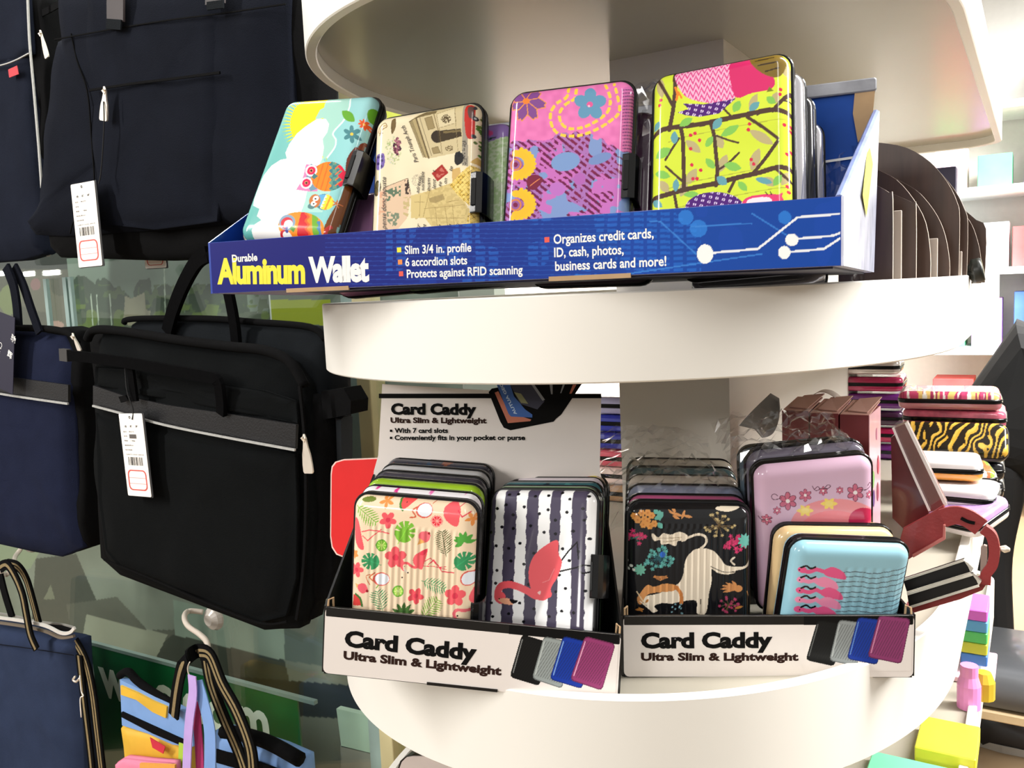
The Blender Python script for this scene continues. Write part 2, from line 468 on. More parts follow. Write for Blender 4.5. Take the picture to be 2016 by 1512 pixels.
# ================================================================ WALLETS
BLACKP = mat('black_plastic', (7, 7, 8), 0.26, coat=0.12, var=0.05, spec=.35)
PRINT = print_mat('glossy_printed_shell', 0.14, 0.22, 0.4)
SHELL_D = 0.0075
def shell_grid(W, H, nx, ny, rc=0.010, rib=None):
    gx = np.linspace(-W / 2, W / 2, nx); gy = np.linspace(0, H, ny)
    X, Y = np.meshgrid(gx, gy); X = X.ravel().copy(); Y = Y.ravel().copy()
    cx = np.clip(X, -W / 2 + rc, W / 2 - rc); cy = np.clip(Y, rc, H - rc)
    dx, dy = X - cx, Y - cy; d = np.hypot(dx, dy); out = d > rc
    X[out] = cx[out] + dx[out] / d[out] * rc; Y[out] = cy[out] + dy[out] / d[out] * rc
    dd = np.where(d > rc, rc, d)
    ix = np.minimum(X + W / 2, W / 2 - X); iy = np.minimum(Y, H - Y)
    inside = np.where((dx != 0) & (dy != 0), rc - dd, np.minimum(ix, iy)); inside = np.clip(inside, 0, None)
    t = np.clip(inside / 0.010, 0, 1)
    Z = SHELL_D * np.sqrt(1 - (1 - t) ** 2.6)
    if rib:
        x0, x1, y0, y1, pitch = rib
        mk = np.clip((X - x0) / .003, 0, 1) * np.clip((x1 - X) / .003, 0, 1) * np.clip((Y - y0) / .003, 0, 1) * np.clip((y1 - Y) / .003, 0, 1)
        Z = Z + mk * 0.00032 * np.cos(X / pitch * 2 * math.pi)
    return X, Y, Z
def plain_shell(W, H, material, parent, name, back=False):
    n = 6
    prof = [(0, 0), (.0002, .45), (.0011, .74), (.003, .92), (.006, .985), (.010, 1.0)]
    sg = -1 if back else 1; z0 = -0.005 if back else 0
    R = [[(x, y, z0 + sg * SHELL_D * q) for x, y in rrect(-W / 2 + o, W / 2 - o, o, H - o, max(.010 - o * .6, .002), 5)] for o, q in prof]
    V, F = loft(R, False, True)
    return mesh(name, V, F, material, parent, smooth=True)
def wallet(label, pose, W=0.078, H=0.108, art=None, sheet=None, base=None, group=None, shellmat=None, clasp=0.5, back=None, rib=None, res=0.00036, plain=False, cl_side=1, cl_out=0.0, cl_in=1.0):
    """pose: middle of the bottom edge, on the gasket's front plane"""
    root = empty('card_wallet', label, 'wallet', pose.mat(), group)
    if art is not None:
        nx, ny = int(W / res), int(H / res)
        ins = .0034 if res < .0005 else .0018
        X, Y, Z = shell_grid(W - ins, H - ins, nx, ny, rc=.009, rib=rib)
        Y = Y + ins / 2
        o = grid_mesh('front_shell', X, Y, Z, nx, ny, PRINT, root)
        Hm = pose.sheet(*sheet, -W / 2, W / 2, 0, H, 0.006)
        q = np.stack([X, Y, np.ones_like(X)]).T @ Hm.T
        ink = Ink(q[:, 0] / q[:, 2], q[:, 1] / q[:, 2], base)
        art(ink); set_print(o, ink.C)
    else:
        plain_shell(W - .0016, H - .0016, shellmat, root, 'front_shell').location = (0, .0004, 0)
    R = []; g0 = 0.0 if (art is not None and res < .0005) else -.0009
    for o_, z in ((.0006, g0 + .0006), (0, g0), (0, -.0018), (.0008, -.0022), (.0008, -.0028), (0, -.0032), (0, -.005 - g0), (.0006, -.0056 - g0)):
        R.append([(x, y, z) for x, y in rrect(-W / 2 + o_, W / 2 - o_, o_, H - o_, .0105 - o_, 6)])
    V, F = loft(R[::-1]); mesh('gasket', V, F, BLACKP, root, smooth=False)
    plain_shell(W - .0016, H - .0016, back or shellmat or BLACKP, root, 'back_shell', back=True).location = (0, .0004, 0)
    if clasp is not None:
        yc = H * clasp; x1 = (W / 2 + cl_out) * cl_side; s = cl_side
        pr = [(0.0055, .0075), (0.0015, .0083), (-.0022, .0062), (-.0030, .0), (-.0030, -.005), (-.0022, -.0118), (.0055, -.012), (.0055, -.0112), (-.0012, -.0108), (-.002, -.005), (-.002, .0), (-.0012, .005), (.0018, .0075), (.0055, .0068)]
        V = []; 
        for y in (yc - .0135, yc - .0128, yc + .0128, yc + .0135):
            e = .0005 if abs(y - yc) > .013 else 0
            V.append([(x1 - s * a * (cl_in if a > 0 else 1), y, z * (1 - e * 40)) for a, z in pr])
        V, F = loft(V); 
        v2, f2 = box_vf(x1 - s * .0046 * cl_in, x1 - s * .0012 * cl_in, yc - .009, yc + .009, .0078, .0090, .0005)
        V, F = merge((V, F), (v2, f2)); mesh('clasp', V, F, BLACKP, root)
    return root
def wallet_row(pose, n, step, specs, W=0.078, H=0.108, group=None, tilt=0.0):
    """wallets standing behind the front one; specs: (material, label, shift x, drop)"""
    q = pose
    for k, (mt, label, sx, sy) in enumerate(specs):
        q = q.shifted((sx, sy, -step))
        wallet(label, q, W, H, shellmat=mt, group=group, clasp=None)
def bottom(yaw, lean, roll, T, H):
    p = Pose(yaw, lean, roll, T); return p.shifted((0, -H, 0))
# ---------------------------------------------------------------- the printed designs (drawn on the print sheet of each wallet)
def zig(c, axis, pos, amp, per, ph=0):
    """boundary test: True where coordinate is past a zigzag line"""
    def f(x, y):
        a, b = (x, y) if axis == 'x' else (y, x)
        return a > pos + amp * (np.abs(((b + ph) / per) % 1 - .5) * 4 - 1)
    return f
def art_owl(k):
    t = np.clip((k.X - 100) / 1200, 0, 1)[:, None]
    k.C[:] = np.array([102, 178, 170]) * (1 - t) + np.array([158, 212, 214]) * t
    ang = np.arctan2(k.Y - 300, k.X - 790); d = np.hypot(k.X - 790, k.Y - 300)
    n = np.cos(ang * 64)
    L_ = k.X < 880
    k.put(L_ & (d < 405) & (n > (d - 290) / 100), (178, 205, 70), .9)
    k.put(L_ & (d < 300), (246, 222, 30)); k.put(L_ & (d < 375) & (n > (d - 290) / 70), (246, 222, 30))
    teal = [(860, 30), (1085, 10), (1090, 120), (1030, 260), (930, 385), (955, 460), (925, 560), (860, 640), (830, 660), (810, 540), (820, 450), (860, 300), (830, 235), (745, 245), (795, 150), (835, 130)]
    k.poly(teal, (163, 210, 196))
    k.curve([(1098, 10), (1098, 120), (1040, 255), (930, 385), (958, 460), (942, 540), (870, 640)], 16, (226, 242, 236))
    k.poly([(820, 640), (700, 900), (660, 1000), (640, 1100), (600, 1200), (820, 1200), (900, 1000), (900, 800)], (168, 214, 204))
    cloud = [(70, 1500), (90, 1380), (130, 1320), (195, 1280), (150, 1240), (175, 1165), (108, 1130), (115, 1050), (150, 950), (215, 820), (300, 720), (390, 662), (455, 650), (440, 590), (480, 500), (560, 390), (660, 310), (760, 245), (850, 240), (888, 300), (870, 380), (822, 450), (835, 540), (815, 660), (760, 760), (700, 900), (660, 1000), (640, 1100), (600, 1200), (560, 1300), (420, 1360), (370, 1500)]
    k.poly(cloud, (240, 238, 234))
    k.blob([(330, 900), (420, 780), (470, 900), (400, 1050), (320, 1080), (290, 1000)], (214, 230, 228), .7)
    k.blob([(620, 480), (700, 400), (740, 470), (690, 560), (640, 560)], (216, 232, 230), .6)
    k.curve([(855, 1420), (900, 1300), (960, 1180), (1020, 1060), (1050, 960), (1075, 870)], 80, (120, 68, 28), w1=58)
    k.curve([(1075, 870), (1080, 740), (1100, 640), (1160, 540)], 58, (104, 44, 30), w1=40)
    k.curve([(1170, 560), (1200, 480), (1262, 415)], 34, (122, 60, 40), w1=6)
    for x0, y0, x1, y1 in ((1020, 160, 1150, 270), (1275, 250, 1365, 95), (1270, 330, 1380, 380)):
        k.leaf(x0, y0, x1, y1, 48, (98, 164, 42))
    k.flower(1235, 290, 52, 8, (232, 92, 40), (245, 190, 70), cr=.2, w=.2); k.flower(1120, 400, 92, 6, (72, 130, 136), (238, 196, 70), .5, cr=.17, w=.24)
    k.flower(1306, 475, 36, 6, (184, 40, 62), (240, 120, 90)); k.ell(1040, 890, 18, 24, (92, 140, 92))
    # upper owl
    k.poly([(652, 708), (760, 722), (770, 985), (660, 985), (552, 968), (600, 890), (625, 830)], (222, 130, 178))
    k.poly([(700, 700), (770, 740), (770, 960), (700, 985), (640, 880)], (112, 146, 168))
    k.ell(880, 834, 178, 150, (244, 132, 30), -14)
    k.ell(880, 834, 178, 150, (232, 108, 28), -14, f=lambda x, y: np.abs(((x + y * .3) / 52) % 1 - .5) > .36)
    k.ell(880, 834, 178, 150, (96, 146, 124), -14, f=zig(k, 'x', 900, 16, 62))
    k.ell(880, 834, 178, 150, (58, 118, 126), -14, f=lambda x, y: zig(k, 'x', 900, 16, 62)(x, y) & ((np.floor(x / 42) + np.floor(y / 40)) % 2 == 0))
    k.ell(880, 834, 178, 150, (236, 106, 50), -14, f=lambda x, y: (x > 950) & (((x * .8 + y) / 58) % 1 < .25))
    k.ell(880, 834, 178, 150, (212, 30, 66), -14, f=zig(k, 'x', 1000, 24, 90, 30))
    for x, y in ((706, 774), (655, 900)):
        k.ell(x, y, 62, 58, (242, 236, 236), -40); k.ell(x, y, 46, 40, (214, 28, 84), -40); k.ring(x, y, 13, 17, (245, 190, 110)); k.ell(x, y, 12, 12, (70, 30, 40))
    k.poly([(735, 800), (775, 828), (735, 862), (708, 840)], (66, 118, 118))
    # little owl
    k.ell(840, 1095, 92, 84, (78, 130, 134), -10); k.ell(820, 1078, 70, 62, (98, 168, 212), -10)
    k.ell(850, 1095, 84, 80, (250, 214, 62), f=lambda x, y: (x * .8 + y * .35) > 1045)
    k.ell(850, 1095, 84, 80, (244, 240, 214), f=lambda x, y: ((x * .8 + y * .35) > 1040) & ((x * .8 + y * .35) < 1054 + 8 * np.sin(y / 5)))
    k.ell(850, 1095, 84, 80, (240, 148, 40), f=lambda x, y: np.abs(x * .8 + y * .35 - 1088) < 8)
    k.ell(742, 1085, 58, 70, (190, 116, 62), 12); k.ell(705, 1140, 36, 28, (84, 128, 130))
    for x, y in ((752, 1058), (732, 1110)):
        k.ell(x, y, 32, 26, (240, 238, 230), -30); k.ell(x - 2, y + 4, 10, 8, (30, 28, 40))
    k.poly([(745, 1080), (775, 1095), (750, 1108)], (210, 90, 40))
    k.flower(955, 1105, 42, 5, (204, 112, 54), (204, 112, 54), w=.14)
    # lower owl
    k.ell(600, 1350, 235, 152, (244, 140, 34), 4)
    k.ell(600, 1350, 235, 152, (206, 34, 44), 4, f=lambda x, y: (x + .25 * (y - 1350) > 565) & (x < 650 + 14 * np.sin(y / 13)))
    k.ell(600, 1350, 235, 152, (232, 90, 40), 4, f=lambda x, y: (x > 650 + 14 * np.sin(y / 13)) & (x < 676 + 14 * np.sin(y / 13)))
    k.ell(600, 1350, 235, 152, (110, 168, 44), 4, f=lambda x, y: (x > 712) & (x < 770 + 8 * np.sin(y / 10)))
    k.ell(600, 1350, 235, 152, (70, 128, 170), 4, f=lambda x, y: (x > 770 + 8 * np.sin(y / 10)) & (x < 800) & (y > 1290))
    k.ell(460, 1305, 84, 78, (132, 160, 184), -35); k.ell(455, 1310, 64, 56, (206, 40, 54), -35); k.ell(470, 1322, 48, 42, (242, 240, 238), -35)
    k.ell(425, 1430, 56, 52, (200, 40, 50)); k.ell(440, 1432, 46, 42, (242, 240, 238)); k.ell(452, 1352, 17, 17, (62, 62, 150)); k.ell(448, 1388, 16, 16, (62, 62, 150))
    k.poly([(505, 1335), (545, 1362), (515, 1400), (480, 1365)], (74, 142, 44))
    k.curve([(835, 1420), (850, 1380), (890, 1340)], 30, (190, 50, 50))
def art_paris(k):
    n = noise2(k.X, k.Y, 120, 3)[:, None]; k.C[:] = np.array([240, 226, 192]) - n * 12
    BR = (74, 60, 38)
    k.poly([(580, 280), (660, 205), (760, 150), (1150, 66), (1155, 590), (800, 668), (735, 655)], (204, 188, 146))
    k.poly([(580, 280), (650, 238), (800, 662), (735, 655)], (176, 158, 112))
    for a, b in (((588, 280), (730, 655)), ((612, 268), (756, 660)), ((655, 240), (792, 664)), ((690, 225), (820, 640)), ((600, 275), (742, 650))): k.line([a, b], 5, BR, .9)
    k.line([(655, 240), (790, 664)], 16, (90, 74, 46), .8)
    k.line([(580, 280), (760, 160), (1150, 68)], 8, (86, 70, 44))
    k.poly([(620, 250), (760, 165), (870, 145), (860, 185), (700, 225)], (82, 68, 40), .7)
    for P in ([(745, 240), (820, 218), (855, 345), (785, 365)], [(820, 560), (885, 540), (915, 610), (840, 618)]):
        k.poly(P, (152, 134, 92)); k.line(P + P[:1], 5, (112, 94, 58))
    k.poly([(870, 195), (1060, 120), (1080, 290), (900, 345)], (216, 202, 162)); k.line([(870, 195), (1060, 120), (1080, 290), (900, 345), (870, 195)], 4, (130, 112, 74))
    for i in range(90):
        a = RNG.random() * 6.28; r = 55 * RNG.random() ** .5; k.ell(970 + r * math.cos(a), 246 + r * .85 * math.sin(a), 6, 5, (88, 72, 44))
    for i in range(50):
        a = RNG.random() * 6.28; r = 42 * RNG.random() ** .5; k.ell(1008 + r * math.cos(a), 560 + r * .7 * math.sin(a), 6, 4, (110, 92, 58))
    k.ell(880, 437, 66, 66, (50, 38, 24)); k.poly([(880, 375), (1130, 350), (1140, 432), (895, 500)], (62, 50, 30)); k.poly([(940, 380), (1130, 362), (1132, 384), (945, 402)], (120, 104, 66))
    k.line([(900, 350), (930, 620)], 5, (120, 100, 62)); k.line([(1060, 120), (1100, 590)], 4, (140, 122, 84)); k.line([(840, 190), (890, 370)], 8, (120, 100, 62))
    k.poly([(1150, 60), (1196, 55), (1206, 750), (1140, 740)], (156, 148, 130)); 
    for i in range(40): k.ell(1150 + RNG.random() * 40, 480 + RNG.random() * 260, 5, 9, (90, 84, 76))
    k.blob([(1080, 600), (1150, 620), (1150, 700), (1090, 740), (1060, 690)], (36, 34, 34)); k.blob([(1100, 600), (1120, 590), (1125, 640), (1100, 650)], (24, 24, 28))
    k.blob([(1180, 110), (1230, 84), (1268, 120), (1272, 250), (1262, 420), (1225, 460), (1185, 420), (1168, 250)], (190, 46, 38)); k.blob([(1200, 130), (1250, 110), (1262, 220), (1215, 230)], (96, 70, 66))
    k.ell(1270, 234, 26, 26, (44, 44, 50)); k.ell(1256, 424, 22, 22, (44, 44, 50)); k.ell(1270, 234, 11, 11, (180, 180, 184)); k.ell(1266, 118, 16, 24, (60, 60, 66))
    k.line([(1240, 250), (1238, 400)], 8, (224, 96, 80))
    for cx, cy, rx, ry in ((1345, 230, 34, 80), (1330, 330, 46, 60), (1350, 400, 36, 50), (1310, 540, 74, 78), (1350, 600, 40, 50)):
        for j in range(16):
            a = RNG.random() * 6.28; r = RNG.random() ** .5; k.ell(cx + rx * r * math.cos(a), cy + ry * r * math.sin(a), 15, 15, (70 + RNG.random() * 30, 104 + RNG.random() * 26, 46))
    k.poly([(1222, 706), (1280, 636), (1368, 690), (1365, 730), (1250, 712)], (204, 168, 92))
    for i in range(120):
        a = RNG.random() * 6.28; r = RNG.random() ** .5; x = 415 + 80 * r * math.cos(a); y = 580 + 150 * r * math.sin(a)
        k.ell(x, y, 9, 9, [(190, 200, 150), (206, 206, 186), (160, 176, 118)][i % 3], a=.7)
    for i in range(70):
        a = RNG.random() * 6.28; r = RNG.random() ** .5; x = 455 + 38 * r * math.cos(a); y = 540 + 90 * r * math.sin(a)
        k.ell(x, y, 12, 11, [(92, 40, 58), (150, 84, 106), (62, 34, 50), (170, 110, 120)][i % 4])
    k.blob([(225, 640), (270, 615), (318, 625), (318, 740), (270, 785), (222, 770)], (118, 96, 168)); 
    for x, y in ((250, 650), (290, 690), (248, 720), (284, 750), (286, 645)): k.ell(x, y, 16, 15, (52, 38, 92))
    k.curve([(262, 420), (300, 360), (345, 330), (320, 290), (270, 330), (250, 390), (300, 400)], 9, (150, 122, 72)); k.curve([(270, 380), (300, 330), (330, 320)], 14, (196, 166, 110))
    k.blob([(395, 250), (430, 240), (440, 330), (400, 410), (388, 330)], (112, 92, 54)); k.line([(400, 330), (395, 405)], 6, (80, 64, 36))
    k.ell(236, 982, 46, 84, (86, 78, 50), 8); k.ell(232, 982, 30, 62, (118, 108, 72), 8); k.line([(215, 960), (255, 1010)], 5, (70, 60, 40))
    k.poly([(310, 978), (568, 876), (600, 1050), (560, 1300), (460, 1420), (235, 1440), (255, 1040)], (222, 192, 160)); k.line([(310, 978), (568, 876), (600, 1050)], 5, (80, 62, 44))
    m = lambda s: (lambda x, y: noise2(x, y, 22, s) > .45)
    k.poly([(325, 1010), (500, 945), (490, 1070), (345, 1125)], (92, 116, 92), f=m(1)); k.poly([(530, 900), (570, 890), (590, 1040), (545, 1060)], (66, 50, 44), f=m(2))
    k.poly([(345, 1230), (480, 1250), (470, 1350), (420, 1400), (350, 1330)], (120, 134, 110), f=m(3)); k.poly([(520, 1080), (700, 1060), (740, 1250), (640, 1330), (520, 1260)], (196, 176, 124), f=m(4))
    k.poly([(240, 1030), (320, 1020), (330, 1280), (250, 1290)], (214, 150, 118), .6, f=m(7))
    k.poly([(600, 1062), (800, 1010), (1020, 930), (1120, 1000), (1200, 1190), (1250, 1200), (1170, 1390), (820, 1392), (750, 1300), (600, 1300)], (212, 190, 128))
    k.poly([(1035, 780), (1120, 765), (1130, 830), (1040, 935)], (206, 170, 104)); k.poly([(790, 1090), (940, 1045), (960, 1100), (860, 1140), (800, 1130)], (150, 130, 84), .8)
    for a, b in (((800, 1010), (730, 1290)), ((740, 1200), (1170, 1160)), ((760, 1300), (1170, 1300)), ((960, 1170), (990, 1380)), ((1040, 1160), (1060, 1380)), ((860, 1190), (880, 1390)), ((700, 1060), (690, 1280)), ((980, 1130), (1110, 1110)), ((640, 1130), (740, 1130))): k.line([a, b], 6, (150, 128, 78), .8)
    k.poly([(740, 1000), (1020, 935), (1200, 1190), (1170, 1390), (830, 1390)], (176, 152, 96), .35, f=m(9))
    T = [(1012, 950), (1110, 840), (1225, 735), (1370, 760), (1370, 960), (1240, 1150), (1370, 1200), (1370, 1400), (1180, 1400), (1220, 1170), (1100, 1060)]
    k.poly(T, (222, 188, 88)); k.poly(T, (128, 96, 32), f=lambda x, y: (np.abs(((x + y) / 46) % 1 - .5) > .43) | (np.abs(((x - y * .8) / 46) % 1 - .5) > .43))
    k.poly(T, (248, 224, 140), .6, f=m(6))
    k.poly([(820, 826), (930, 728), (1000, 820), (882, 912)], (164, 44, 38)); k.poly([(850, 830), (925, 764), (968, 820), (890, 880)], (196, 104, 90), f=m(8))
    for r in (58, 46, 34, 22): k.ring(668, 900, r - 2, r + 1, (128, 118, 104))
    for y in range(1360, 1440, 14): pass
def art_pink(k):
    n = noise2(k.X, k.Y, 26, 5); n2 = noise2(k.X, k.Y, 60, 9); n3 = noise2(k.X + 300, k.Y, 14, 12); n4 = noise2(k.X, k.Y + 99, 90, 4)
    k.C[:] = np.array([226, 120, 180]) + (n[:, None] - .5) * 16
    bd = 505 - 45 * np.exp(-((k.X - 430) / 120) ** 2) + 25 * (n - .5) + np.clip((k.X - 560) / 100, 0, 1) * 50
    low = k.Y > bd
    k.put(low, (168, 112, 178)); k.put(low & (n2 > .56), (126, 150, 198)); k.put(low & (n4 * .6 + n * .4 > .6), (196, 110, 184))
    st = (((k.X * .62 - k.Y * .78 + 2000) / 27) % 1) < .5
    cross = (((k.X * .78 + k.Y * .62) / 62) % 1) < .82
    k.put(low & st & cross & (n2 < .55) & (n3 > .3), (122, 28, 72)); k.put(low & st & (n4 > .42) & (n3 > .42) & (n2 < .66), (108, 24, 70))
    k.ell(390, 605, 72, 46, (122, 152, 200), -12); k.ell(560, 590, 60, 24, (116, 140, 190), -20); k.ell(350, 740, 40, 34, (186, 112, 190)); k.ell(460, 690, 30, 30, (176, 100, 176))
    for cx, cy in ((150, 615), (150, 815)):
        for a in range(-75, 120, 15):
            t = a * D2R; k.ell(cx + 78 * math.cos(t), cy + 66 * math.sin(t), 18, 12, (238, 190, 44), a)
        k.curve([(cx - 10 + 62 * math.cos(t * D2R), cy + 52 * math.sin(t * D2R)) for t in range(-90, 100, 20)], 34, (236, 186, 46))
        k.ell(cx - 8, cy + 4, 38, 30, (150, 92, 150)); k.ring(cx - 8, cy + 4, 22, 30, (214, 130, 70)); k.ell(cx - 8, cy + 4, 12, 12, (122, 30, 70))
    k.blob([(200, 690), (235, 668), (278, 690), (245, 740), (205, 738)], (120, 34, 60)); k.curve([(215, 725), (240, 705), (262, 690)], 4, (226, 130, 80))
    k.poly([(670, 240), (760, 180), (760, 560), (700, 560)], (210, 108, 178), .6)
    for y in range(240, 560, 16): k.curve([(672, y + 10), (700, y), (724, y - 14)], 4, (120, 62, 120))
    x, y = 195, 305
    for t in (-150, -100, -38, 12, 62, 108, 160, 205):
        r = t * D2R; ex, ey = math.cos(r), math.sin(r); q = 98 if t > 0 and t < 150 else 80
        P = [(x, y), (x + ex * q * .6 - ey * 26, y + ey * q * .6 + ex * 26), (x + ex * q - ey * 10, y + ey * q + ex * 10), (x + ex * q * .92, y + ey * q * .92), (x + ex * q + ey * 10, y + ey * q - ex * 10), (x + ex * q * .6 + ey * 26, y + ey * q * .6 - ex * 26)]
        k.line(P + P[:1], 9, (232, 150, 70)); k.poly(P, (128, 74, 142))
    k.ell(x, y, 18, 15, (246, 130, 50))
    for P in ([(402, 235), (396, 285), (345, 318), (316, 368), (324, 430), (362, 470), (440, 478), (520, 456), (600, 412), (655, 360), (648, 285), (628, 215)], [(442, 245), (436, 292), (390, 322), (360, 368), (372, 418), (412, 442), (480, 434), (550, 400), (602, 352), (610, 285), (582, 215)]):
        k.curve(P, 15, (244, 204, 70), dash=(27, 15))
    k.flower(512, 320, 82, 5, (98, 150, 182), (226, 96, 150), -.3, cr=.2, w=.36); k.ell(512, 320, 24, 22, (98, 150, 182)); k.ell(510, 322, 16, 14, (222, 90, 150)); k.ell(506, 330, 6, 6, (244, 190, 210))
def art_green(k):
    k.C[:] = np.array([206, 222, 62]) + (noise2(k.X, k.Y, 150, 2)[:, None] - .5) * 10
    TP, GR, BL, BRN = (182, 168, 120), (128, 190, 84), (98, 156, 164), (76, 54, 44)
    for a in ((870, 290, 850, 180, 22), (985, 500, 1060, 560, 22), (1040, 640, 990, 720, 24), (1300, 450, 1420, 520, 24), (1310, 650, 1350, 540, 24), (1450, 100, 1500, 180, 26), (1440, 260, 1420, 320, 20), (860, 700, 900, 760, 22), (1130, 470, 1170, 540, 24), (1360, 690, 1440, 720, 22), (1150, 660, 1190, 570, 22), (990, 700, 960, 780, 20), (1490, 650, 1460, 720, 20), (1340, 270, 1300, 350, 18)): k.leaf(*a, TP)
    for y0 in (360, 590, 700): k.curve([(900, y0 + 150), (1000, y0 + 120), (1250, y0 + 70), (1530, y0 + 20)], 4, (170, 176, 60))
    L = [([(932, 150), (930, 300), (905, 450)], 20), ([(790, 490), (840, 462), (900, 440), (1060, 420), (1180, 395), (1290, 372), (1400, 350), (1470, 352), (1540, 372)], 24), ([(962, 440), (972, 500), (975, 600), (978, 745)], 20), ([(1112, 425), (1125, 470), (1135, 560), (1142, 650), (1135, 725)], 19),
         ([(790, 790), (860, 778), (980, 745), (1140, 712), (1230, 688), (1350, 660), (1450, 632), (1540, 636)], 24), ([(1290, 385), (1360, 430), (1440, 488)], 17), ([(1440, 505), (1380, 590), (1312, 672)], 17), ([(845, 195), (890, 270), (922, 330)], 17), ([(1415, 355), (1460, 300), (1515, 235)], 17), ([(1455, 300), (1520, 290)], 10), ([(1140, 478), (1200, 500), (1246, 512)], 10), ([(1250, 562), (1200, 610), (1150, 645)], 11),
         ([(888, 630), (930, 668), (972, 705)], 12), ([(952, 490), (920, 540), (885, 598)], 11), ([(1430, 640), (1480, 680), (1540, 710)], 15), ([(1232, 690), (1200, 755)], 14), ([(1175, 345), (1215, 385)], 11), ([(930, 770), (945, 850)], 15), ([(1340, 375), (1400, 340)], 8)]
    for P, w in L: k.curve(P, w, BRN)
    for a in ((1222, 360, 1255, 305, 20), (1385, 285, 1430, 318, 18), (835, 585, 910, 540, 24), (830, 660, 910, 680, 20), (1085, 535, 1120, 480, 16), (1160, 480, 1250, 425, 20), (1085, 590, 1130, 640, 18), (1175, 620, 1262, 640, 22), (955, 430, 1020, 390, 18), (1245, 705, 1290, 750, 18), (1420, 725, 1460, 670, 18), (975, 770, 1050, 765, 16), (800, 690, 815, 650, 12)): k.leaf(*a, GR)
    for a in ((1300, 355, 1350, 310, 18), (930, 455, 930, 520, 18), (1120, 445, 1165, 390, 20), (1140, 680, 1190, 720, 22), (825, 450, 855, 405, 16), (940, 690, 935, 755, 16), (815, 795, 870, 830, 18), (1330, 690, 1415, 710, 16)): k.leaf(*a, BL)
    for x, y in ((862, 300), (856, 325), (1010, 475), (1032, 466), (1054, 500), (1010, 542), (1016, 622), (1060, 648), (1022, 690), (1042, 690), (1302, 420), (1296, 448), (1472, 418), (1502, 416), (1500, 440), (1310, 596), (1322, 618), (1484, 560), (1502, 544), (1510, 570), (1454, 246), (1452, 270), (1486, 722), (1492, 748)): k.ell(x, y, 9, 9, (206, 40, 72))
    ch = lambda x, y: (((x * .34 + y + 16 * (np.abs((x / 28) % 1 - .5) * 4 - 1)) / 34) % 1) < .42
    P = [(930, 180), (970, 140), (1080, 118), (1205, 100), (1240, 200), (1235, 285), (1130, 316), (1020, 300), (965, 262)]
    k.blob(P, (240, 178, 206)); k.blob(P, (216, 68, 136), f=ch)
    k.blob([(1204, 100), (1310, 80), (1400, 150), (1422, 235), (1310, 268), (1228, 280)], (208, 44, 104)); k.poly([(1400, 235), (1420, 255), (1385, 262)], (120, 120, 40))
    k.blob([(1300, 92), (1380, 64), (1450, 60), (1480, 120), (1440, 188), (1350, 160)], (120, 98, 38)); k.line([(1330, 105), (1420, 85)], 7, (62, 48, 28)); k.line([(1345, 130), (1440, 110)], 7, (62, 48, 28)); k.line([(1380, 160), (1445, 140)], 7, (62, 48, 28))
    dots = lambda x, y: (np.hypot(((x + y * .3) % 34) - 17, ((y - x * .2) % 26) - 13) < 8) & (np.abs(((x + y * .3) % 34) - 17) + .01 > 2)
    P = [(945, 362), (1000, 345), (972, 318), (1080, 322), (1180, 305), (1235, 292), (1150, 368), (1050, 384), (985, 376)]
    k.poly(P, (76, 26, 112)); k.poly(P, (222, 200, 232), f=dots)
    k.curve([(935, 240), (945, 270), (940, 300)], 12, (244, 130, 40)); k.curve([(950, 262), (965, 290)], 10, (244, 130, 40))
    k.ell(1130, 840, 148, 84, (76, 26, 112)); k.ell(1130, 840, 148, 84, (222, 200, 232), f=dots)
    k.blob([(1270, 800), (1330, 772), (1440, 768), (1470, 800), (1440, 860), (1280, 860)], (222, 60, 110)); k.blob([(1290, 800), (1350, 782), (1410, 790), (1400, 850), (1300, 850)], (242, 222, 226)); k.line([(1390, 768), (1380, 756)], 5, (50, 30, 30)); k.line([(1410, 768), (1404, 754)], 5, (50, 30, 30)); k.poly([(1440, 770), (1465, 755), (1460, 800)], (230, 70, 110))
def flamingo(k, x, y, s, c, c2, flip=1):
    q = lambda P: [(x + flip * a * s, y + b * s) for a, b in P]
    k.curve(q([(-.1, .28), (-.35, .3), (-.62, .12), (-.85, .1), (-.95, .3), (-.84, .42)]), .13 * s, c)
    k.blob(q([(-.1, -.42), (.35, -.6), (.22, .0), (.1, .4), (-.12, .36), (-.36, .1), (-.34, -.2)]), c); k.blob(q([(.05, -.5), (.36, -.62), (.24, -.35), (.0, -.3)]), c2)
    k.line(q([(.2, .02), (.5, -.16), (.95, .3), (1.3, .28)]), .035 * s, c2); k.line(q([(.15, .25), (.7, .26), (1.3, .42)]), .035 * s, c2)
    k.blob(q([(-.86, .36), (-.72, .42), (-.62, .6), (-.78, .52)]), (240, 226, 210)); k.ell(x - flip * .63 * s, y + .58 * s, .05 * s, .04 * s, (30, 30, 30)); k.ell(x - flip * .8 * s, y + .26 * s, .02 * s, .02 * s, (30, 30, 30))
